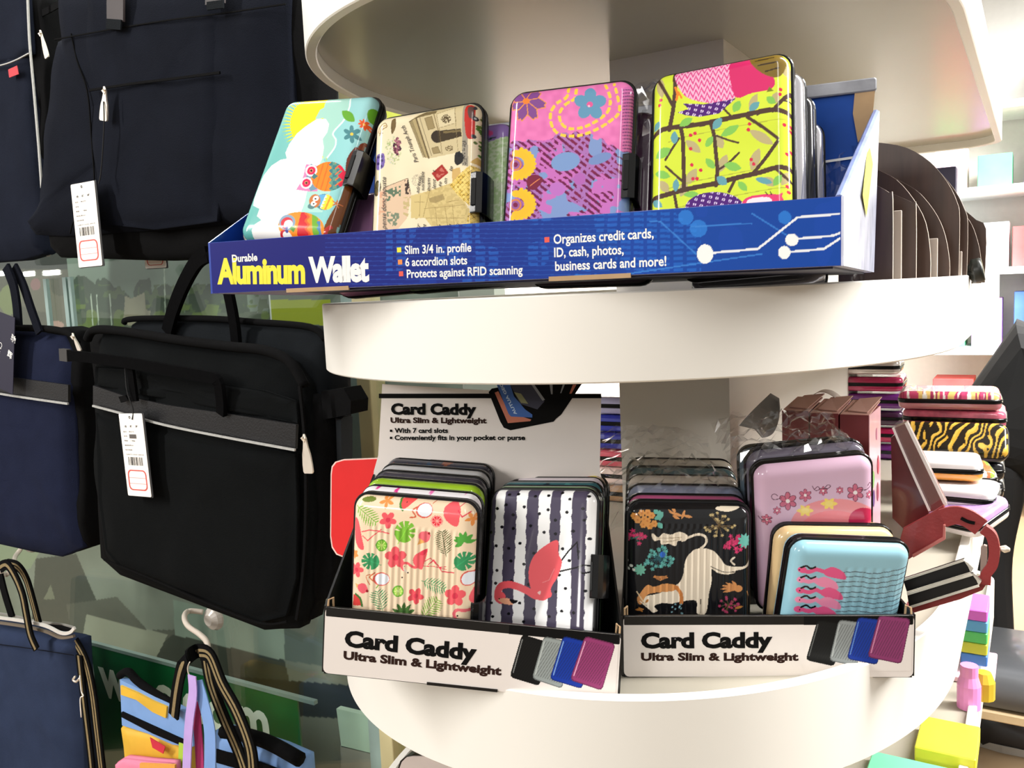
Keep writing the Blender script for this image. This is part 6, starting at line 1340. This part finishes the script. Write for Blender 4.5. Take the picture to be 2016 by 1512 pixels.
# ---- flat-lying wallets at the back right
GRP_F = 'card wallets lying flat on the lower shelf'
def flat_wallet(label, px, py, y, yaw, z=None, W=.105, H=.075, shellmat=None, tilt=90, roll=0, art=None, sheet=None, base=None, back=None):
    c = at_y(px, py, y); q = Pose(yaw, tilt, roll, (c[0], c[1], (z if z is not None else c[2]) - EYE))
    return wallet(label, q, W, H, art=art, sheet=sheet, base=base, shellmat=shellmat, group=GRP_F, clasp=None, back=back, res=.0008)
CH = mat('silver_flat_shell', (214, 206, 200), .2, metal=.5, coat=.4); MG = sh('magenta_gloss', (176, 30, 84)); PUR = sh('purple_gloss', (110, 40, 130))
y_s = 1.25
for i, (mt, lb) in enumerate(((CH, 'silver wallet lying on top of the magenta one at the panel'), (MG, 'magenta wallet lying under the silver one'), (PUR, 'purple wallet lying under the magenta one'), (sh('plum_gloss', (60, 26, 60)), 'plum wallet low in the stack beside the panel'), (MG, 'magenta wallet near the bottom of the panel stack'), (PUR, 'purple wallet at the bottom of the panel stack'))):
    flat_wallet(lb, 1700 + (0, 6, 10, 8, 6, 4)[i], 755, y_s, 2, z=DECK_LOW + .0135 + .0234 * (5 - i), W=.092, H=.075, shellmat=mt)
FLO = lambda k: art_specks(21, (236, 226, 224), [(196, 70, 110), (230, 196, 120), (160, 50, 90), (240, 236, 230)], 220, 12)(k)
y_f = 1.05
flat_wallet('white wallet with a rose floral print on top of the right stack', 1868, 800, y_f, 4, z=DECK_LOW + .1135, art=FLO, sheet=(2, 1600, 600), base=(236, 226, 224), back=sh('rose_back', (190, 120, 130)))
flat_wallet('pink floral wallet second in the right stack', 1876, 800, y_f + .004, 2, z=DECK_LOW + .0925, shellmat=sh('rose_pink', (196, 96, 120), .3, 90))
def art_tiger(k):
    k.C[:] = (34, 28, 22); n = noise2(k.X, k.Y, 50, 3) * 60; t = (((k.X + k.Y * .5 + n) / 34) % 1); t2 = noise2(k.X, k.Y, 30, 8)
    k.put((t < .42) & (t2 > .22), (206, 160, 60)); k.put((t < .2) & (t2 > .4), (216, 176, 80)); k.put(k.Y > k.Y.min() + (k.Y.max() - k.Y.min()) * 2, (0, 0, 0))
flat_wallet('tiger striped wallet standing tilted under the floral ones', 1876, 900, y_f - .03, 4, z=None, W=.106, H=.043, tilt=38, roll=0, art=art_tiger, sheet=(2, 1600, 600), base=(30, 26, 22))
for i in range(3): flat_wallet(('dark wallet at the very bottom of the right stack', 'dark wallet second from the bottom of the right stack', 'dark wallet third from the bottom of the right stack')[i], 1874, 880, y_f + .01, 3, z=DECK_LOW + .0135 + .0208 * i, shellmat=MATS['black_shell'])
flat_wallet('white wallet with orange edge in front of the tiger wallet', 1846, 905, .90, 6, z=DECK_LOW + .066, W=.080, H=.058, shellmat=sh('white_gloss', (240, 236, 236)), back=sh('orange_gloss', (226, 150, 60)))
flat_wallet('white wallet with small green leaves beside the orange edged one', 1872, 905, .93, 10, z=DECK_LOW + .052, W=.085, H=.06, art=art_specks(31, (232, 230, 222), [(150, 180, 80), (206, 120, 80), (236, 232, 226)], 160, 12), sheet=(2, 1600, 600), base=(232, 230, 222))
flat_wallet('glossy white wallet lower in the right heap', 1858, 930, .88, -4, z=DECK_LOW + .044, W=.085, H=.06, shellmat=MATS['white_gloss'])
flat_wallet('lilac and white wallet at the bottom of the right heap', 1862, 985, .86, -28, z=DECK_LOW + .024, W=.060, H=.06, shellmat=sh('lilac_gloss', (190, 150, 214), .3, 60), back=MATS['white_gloss'], tilt=76)
# blue and pink stack seen left of the panel
for i, (c, lb) in enumerate((((190, 186, 224), 'pale violet folded wallet on top left of the panel'), ((44, 54, 170), 'royal blue wallet in the stack left of the panel'), ((36, 44, 150), 'second royal blue wallet in the stack left of the panel'), ((206, 84, 100), 'coral pink wallet in the stack left of the panel'), ((226, 200, 190), 'cream wallet low in the stack left of the panel'), ((150, 116, 84), 'tan wallet at the bottom of the stack left of the panel'))):
    q = Pose(3, 90, 0, (-.405, .90, DECK_LOW + .0135 + .0209 * (5 - i) - EYE)); wallet(lb, q, .095, .075, shellmat=sh('stack_%d' % i, c), group='card wallets stacked left of the panel', clasp=None)

# ---- dark red cases and the open leather wallet
y_c = .655
cs = empty('leather_case', 'dark red slip case in clear plastic leaning right of the gift boxes', 'case', Matrix.Translation(tuple(at_y(1790, 1030, y_c))))
part_slab('case_face', cs, [(1754, 862), (1762, 856), (1830, 1008), (1826, 1016), (1778, 1040), (1757, 1020)], y_c + .004, .02, mat('wine_leather', (96, 22, 28), .3, coat=.4, var=.3, nscale=20))
part_slab('case_side', cs, [(1760, 843), (1782, 834), (1861, 996), (1856, 1002), (1830, 1008)], y_c - .002, .016, mat('brown_red_leather', (112, 62, 60), .35, coat=.3, var=.15))
part_slab('clear_wrap', cs, [(1758, 838), (1770, 828), (1786, 830), (1864, 996), (1858, 1003), (1828, 1011)], y_c - .006, .001, film_mat('clear_film', (.97, .97, .97), .06, .80))
strip('edge_glint', cs, [(1784, 832), (1862, 995)], .0022, y_c - .0085, mat('film_glint', (236, 226, 222), .2, coat=.5), .0008); strip('edge_glint', cs, [(1758, 842), (1774, 880), (1800, 940), (1830, 1006)], .0014, y_c - .0085, MATS['film_glint'], .0008)  # white strips painted as highlights along the wrap edges
lw = empty('leather_wallet', 'open dark red leather card wallet with curved strap and black sleeves', 'wallet', Matrix.Translation(tuple(at_y(1850, 1180, y_c - .03))))
RL = mat('red_leather', (142, 46, 48), .4, var=.08, coat=.2, bump=.2, bscale=400); y_w = y_c - .035
part_slab('flap', lw, [(1778, 1040), (1830, 1012), (1858, 994), (1861, 1010), (1860, 1062), (1840, 1074), (1798, 1096), (1775, 1110), (1766, 1080)], y_w + .012, .0035, RL, .02)
part_slab('flap_edge', lw, [(1857, 1034), (1861, 1034), (1861, 1062), (1798, 1098), (1796, 1092), (1856, 1058)], y_w + .008, .002, mat('pale_red_edge', (190, 110, 104), .4))
strip('strap', lw, [(1856, 1020), (1880, 1014), (1905, 1020), (1932, 1038)], .012, y_w + .004, RL, .003)
strip('strap_loop', lw, [(1936, 1040), (1952, 1054), (1958, 1082), (1954, 1110), (1942, 1128), (1940, 1148)], .0062, y_w, RL, .007)
strip('slot', lw, [(1892, 1020), (1906, 1027), (1919, 1030)], .0020, y_w + .0015, INK_BLACK, .001)
c = at_y(1958, 1077, y_w); V, F = tube([c, c + np.array([.003, -.001, 0]), c + np.array([.006, -.002, 0]), c + np.array([.0085, -.003, 0])], [.0012, .0012, .0026, .0012], 10); mesh('snap_stud', V, F, METAL, lw, smooth=True, world_pts=True)
part_slab('metal_buckle', lw, [(1931, 1078), (1937, 1074), (1943, 1076), (1943, 1110), (1937, 1150), (1929, 1150)], y_w - .002, .004, mat('rose_steel', (196, 176, 172), .2, metal=.7), .0)
part_slab('wallet_base', lw, [(1782, 1196), (1850, 1172), (1932, 1142), (1938, 1128), (1944, 1130), (1942, 1150), (1934, 1162), (1890, 1180), (1800, 1206), (1778, 1210)], y_w + .004, .012, RL, .0)
SLV = mat('black_satin', (10, 10, 12), .4); SED = mat('ivory_edging', (206, 200, 188), .5)
for A, yy in (([(1778, 1142), (1897, 1103), (1906, 1116), (1911, 1128), (1786, 1167)], y_w - .002), ([(1786, 1170), (1914, 1131), (1922, 1142), (1927, 1153), (1790, 1196)], y_w - .006)):
    part_slab('sleeve', lw, A, yy, .006, SLV)
    strip('sleeve_edge', lw, [A[0], A[1]], .0014, yy - .0065, SED, .001); strip('sleeve_edge', lw, [A[4], A[3]], .0014, yy - .0065, SED, .001)
    part_slab('sleeve_end', lw, [A[1], (A[1][0] + 9, A[1][1] + 6), (A[3][0] + 5, A[3][1] - 8), A[3], A[2]], yy - .001, .004, SED)
# ---- crumpled clear film over the wallets
def film_sheet(label, pose, x0, x1, prof, seed=0, amp=.0020, nx=20):
    rg = np.random.default_rng(seed); P = smooth_path([(0, a, b) for a, b in prof], 5); ny = len(P); V = []; F = []
    for j, p in enumerate(P):
        for i in range(nx):
            x = x0 + (x1 - x0) * i / (nx - 1); e = abs(2 * i / (nx - 1) - 1) ** 4
            V.append(pose.w((x + rg.normal() * amp * .4, p[1] - e * .008 + rg.normal() * amp, p[2] + rg.normal() * amp)))
    for j in range(ny - 1):
        for i in range(nx - 1): a = j * nx + i; F += [(a, a + 1, a + nx + 1), (a, a + nx + 1, a + nx)]
    o = mesh('clear_film_bag', V, F, film_mat('crumpled_film', (.98, .98, .98), .12, .72), None); return tag(o, label, 'plastic film', 'crumpled clear film bags')
film_sheet('crumpled clear film over the wallets behind the unicorn wallet', p_uni, -.049, .049, [(.085, -.0285), (.106, -.030), (.118, -.040), (.124, -.07), (.130, -.105), (.140, -.125), (.150, -.13)], 1)
film_sheet('crumpled clear film over the wallets behind the lilac wallet', p_lil, -.052, .036, [(.100, -.014), (.116, -.016), (.120, -.030), (.1215, -.05), (.128, -.06)], 2)
film_sheet('crumpled clear film between the pink and lime wallets', p_pnk, .030, .060, [(.060, -.010), (.085, -.011), (.105, -.014), (.118, -.02), (.122, -.04)], 3, nx=10)
film_sheet('shiny clear film right of the lime green wallet stack', p_grn, .036, .072, [(.0, -.074), (.04, -.074), (.075, -.075), (.098, -.077), (.104, -.09), (.090, -.10)], 4, .002, nx=12)
# ---- bright goods on the base tier
def tierbox(label, x0, y0, x1, y1, dep, h, c, z0=DECK_BASE, nm='carton'):
    a = at_z(x0, y1, z0); b = at_z(x1, y1, z0); V, F = box_vf(min(a[0], b[0]), max(a[0], b[0]), min(a[1], b[1]), min(a[1], b[1]) + dep, z0 + .0004, z0 + h, .002)
    return tag(mesh(nm, V, F, mat('carton_%d_%d_%d' % c, c, .4, var=.05)), label, 'box', 'bright cartons on the lowest shelf')
tierbox('bright yellow carton on the lowest shelf', 1800, 1420, 1925, 1500, .07, .016, (236, 230, 60))
tierbox('mint green carton at the bottom edge of the frame', 1690, 1490, 1880, 1580, .08, .010, (120, 226, 170))
for i, (c, lb) in enumerate((((226, 110, 220), 'orchid pink'), ((96, 176, 226), 'sky blue'), ((90, 206, 110), 'apple green'), ((206, 214, 70), 'lime yellow'), ((70, 130, 206), 'deep blue'))):
    p = at_y(1921, 1212 + i * 22, 1.10); V, F = box_vf(p[0] - .016, p[0] + .012, 1.10, 1.16, p[2] - .0065, p[2] + .0065, .002); tag(mesh('note_block', V, F, mat('block_%d' % i, c, .4, var=.05)), lb + ' block in the small coloured stack at the right edge', 'block', 'stacked coloured blocks')
p = at_y(1921, 1314, 1.10); V, F = box_vf(p[0] - .03, p[0] + .02, 1.08, 1.17, DECK_BASE + .0005, p[2] - .0065, .002); tag(mesh('carton', V, F, mat('pale_pink_carton', (240, 196, 214), .4)), 'pale pink carton under the coloured blocks', 'box')
p = at_y(1908, 1330, 1.02); V, F = tube([(p[0], 1.02, DECK_BASE + .0005), (p[0], 1.02, p[2] - .01), (p[0], 1.02, p[2]), (p[0], 1.02, p[2] + .012)], [.012, .012, .009, .009], 16, up=(1, 0, 0)); tag(mesh('bottle', V, F, mat('pink_plastic', (240, 150, 214), .3), smooth=False), 'pink capped bottle in front of the coloured blocks', 'bottle')
p = at_y(1936, 1340, 1.05); V, F = tube([(p[0], 1.05, DECK_BASE + .0005), (p[0], 1.05, p[2] - .02), (p[0], 1.05, p[2]), (p[0], 1.05, p[2] + .01)], [.010, .012, .012, .008], 12, up=(1, 0, 0)); tag(mesh('jar', V, F, mat('ochre_plastic', (206, 180, 50), .4), smooth=False), 'ochre yellow jar beside the pink capped bottle', 'jar')

# ================================================================ FAR SHELVES, STOOL AND PERSON
fs = empty('display_shelf', 'bright white wall shelving far behind the display stand', 'shelf', Tm(-.3, 5.6, 0))
for z in (.5, .95, 1.4, 1.85, 2.3): V, F = box_vf(-2.4, 3.0, 5.5, 5.98, z - .02, z + .02); mesh('shelf_board', V, F, mat('far_white', (244, 244, 240), .6), fs, world_pts=True)
for x in (-2.4, -1.2, 0, 1.2, 2.4): V, F = box_vf(x, x + .03, 5.5, 5.98, 0, 2.6); mesh('upright', V, F, MATS['far_white'], fs, world_pts=True)
rg = np.random.default_rng(4); names = ['coral', 'mint green', 'pale blue', 'lemon', 'lilac', 'white', 'blush pink', 'cobalt']; lev = {.52: 'lowest', .97: 'second', 1.42: 'third', 1.87: 'top'}
cols = [(226, 90, 90), (90, 200, 130), (120, 190, 226), (236, 226, 90), (190, 140, 220), (240, 240, 240), (246, 200, 210), (80, 120, 200)]
for z, z1 in ((.52, .9), (.97, 1.3), (1.42, 1.75), (1.87, 2.2)):
    x = -.52
    while x < .08:
        w = rg.uniform(.10, .22); h = rg.uniform(.4, .95) * (z1 - z); ci = (ci + 3) % len(cols) if 'ci' in dir() else 0; c = cols[ci]
        V, F = box_vf(x, x + w, 5.60, 5.85, z + .0005, z + h, .004); tag(mesh('far_carton', V, F, mat('far_%d_%d_%d' % c, c, .5, var=.1, nscale=12)), names[ci] + (' wide' if w > .16 else ' narrow') + (' tall' if h > .7 * (z1 - z) else ' low') + ' carton on the ' + lev[z] + ' far white shelf', 'box', 'cartons on the far white shelving'); x += w + rg.uniform(.01, .06)
# stool
def P3(px, py, y): return at_y(px, py, y)
ys = 2.45; c = P3(2040, 1262, ys)
st = empty('stool', 'low wooden stool with a dark grey cushion at the right edge', 'stool', Tm(c[0], ys, 0))
R = []
for o_, z in ((.03, 0), (.004, .01), (0, .05), (.004, .085), (.03, .10)): R.append([(c[0] + x, ys + y_, c[2] - .13 + z) for x, y_ in rrect(-.17 + o_, .17 - o_, -.17 + o_, .17 - o_, .05, 6)])
V, F = loft(R); mesh('cushion', V, F, mat('grey_vinyl', (96, 98, 102), .35, coat=.2), st, smooth=True, world_pts=True)
V, F = box_vf(c[0] - .17, c[0] + .17, ys - .17, ys + .17, c[2] - .155, c[2] - .131, .006); mesh('seat_board', V, F, mat('birch', (206, 180, 140), .5, var=.08), st, world_pts=True)
for sx in (-1, 1):
    for sy in (-1, 1): V, F = tube([(c[0] + sx * .13, ys + sy * .13, c[2] - .156), (c[0] + sx * .16, ys + sy * .16, 0.0)], .016, 10); mesh('leg', V, F, MATS['birch'], st, smooth=True, world_pts=True)
# person, standing bent towards the right with the head outside the frame
yp = 2.86
def jt(px, py, dy=0): p = at_y(px, py, yp); return (p[0], yp + dy, p[2])
J = [('pelvis', jt(1905, 812), .20), ('spine', jt(2030, 782), .17), ('chest', jt(2160, 775), .165), ('neck', jt(2240, 790), .07), ('head', jt(2290, 800), .10), ('crown', jt(2330, 815), .08),
     ('hipL', jt(1925, 880, -.05), .125), ('kneeL', jt(1928, 1080, -.08), .070), ('ankL', jt(1962, 1375, -.08), .048), ('hipR', jt(2080, 900, .12), .115), ('kneeR', jt(2170, 1080, .14), .07), ('ankR', jt(2180, 1375, .16), .048),
     ('shL', jt(2170, 780, -.17), .075), ('elL', jt(2180, 960, -.22), .05), ('wrL', jt(2230, 1100, -.2), .035), ('shR', jt(2170, 780, .17), .075), ('elR', jt(2190, 950, .2), .05), ('wrR', jt(2250, 1090, .2), .035)]
E_ = [(0, 1), (1, 2), (2, 3), (3, 4), (4, 5), (0, 6), (6, 7), (7, 8), (0, 9), (9, 10), (10, 11), (2, 12), (12, 13), (13, 14), (2, 15), (15, 16), (16, 17)]
me = bpy.data.meshes.new('person'); me.from_pydata([j[1] for j in J], E_, []); pe = bpy.data.objects.new('person', me); COL.objects.link(pe)
md = pe.modifiers.new('skin', 'SKIN'); 
for i, v in enumerate(me.skin_vertices[0].data if me.skin_vertices else []): v.radius = (J[i][2], J[i][2])
if not me.skin_vertices:
    bpy.context.view_layer.objects.active = pe; pe.select_set(True)
    bpy.ops.object.mode_set(mode='EDIT'); bpy.ops.object.mode_set(mode='OBJECT')
for i, v in enumerate(me.skin_vertices[0].data): v.radius = (J[i][2] * 1.3, J[i][2] * 1.3); v.use_root = (i == 0)
s_ = pe.modifiers.new('sub', 'SUBSURF'); s_.levels = 2; s_.render_levels = 2
me.materials.append(mat('black_cloth', (14, 14, 15), .9, var=.15, nscale=10)); tag(pe, 'person in black clothes bending over, seen from behind at the right edge', 'person')
for sfx, k_ in (('L', 8), ('R', 11)):
    a = J[k_][1]; n = 12; R = []
    for t, rx, h in ((-.07, .028, .03), (-.03, .045, .075), (.03, .046, .085), (.10, .048, .055), (.16, .044, .04), (.20, .020, .025)):
        R.append([(a[0] + t, a[1] + rx * math.cos(u), max(0.004, 0.030 + h * math.sin(u))) for u in np.linspace(0, 2 * math.pi, n + 1)[:-1]])
    V, F = loft(R); mesh('shoe', V, F, mat('black_shoe', (24, 22, 24), .4), pe, smooth=True, world_pts=True)
    V, F = loft([[(a[0] + t, a[1] + y_, z) for t, y_ in ((-.08, -.03), (-.08, .03), (.02, .05), (.16, .045), (.215, .0), (.16, -.045), (.02, -.05))] for z in (0.0006, .022)]); mesh('shoe_sole', V, F, mat('grey_sole', (150, 146, 140), .6), pe, world_pts=True)
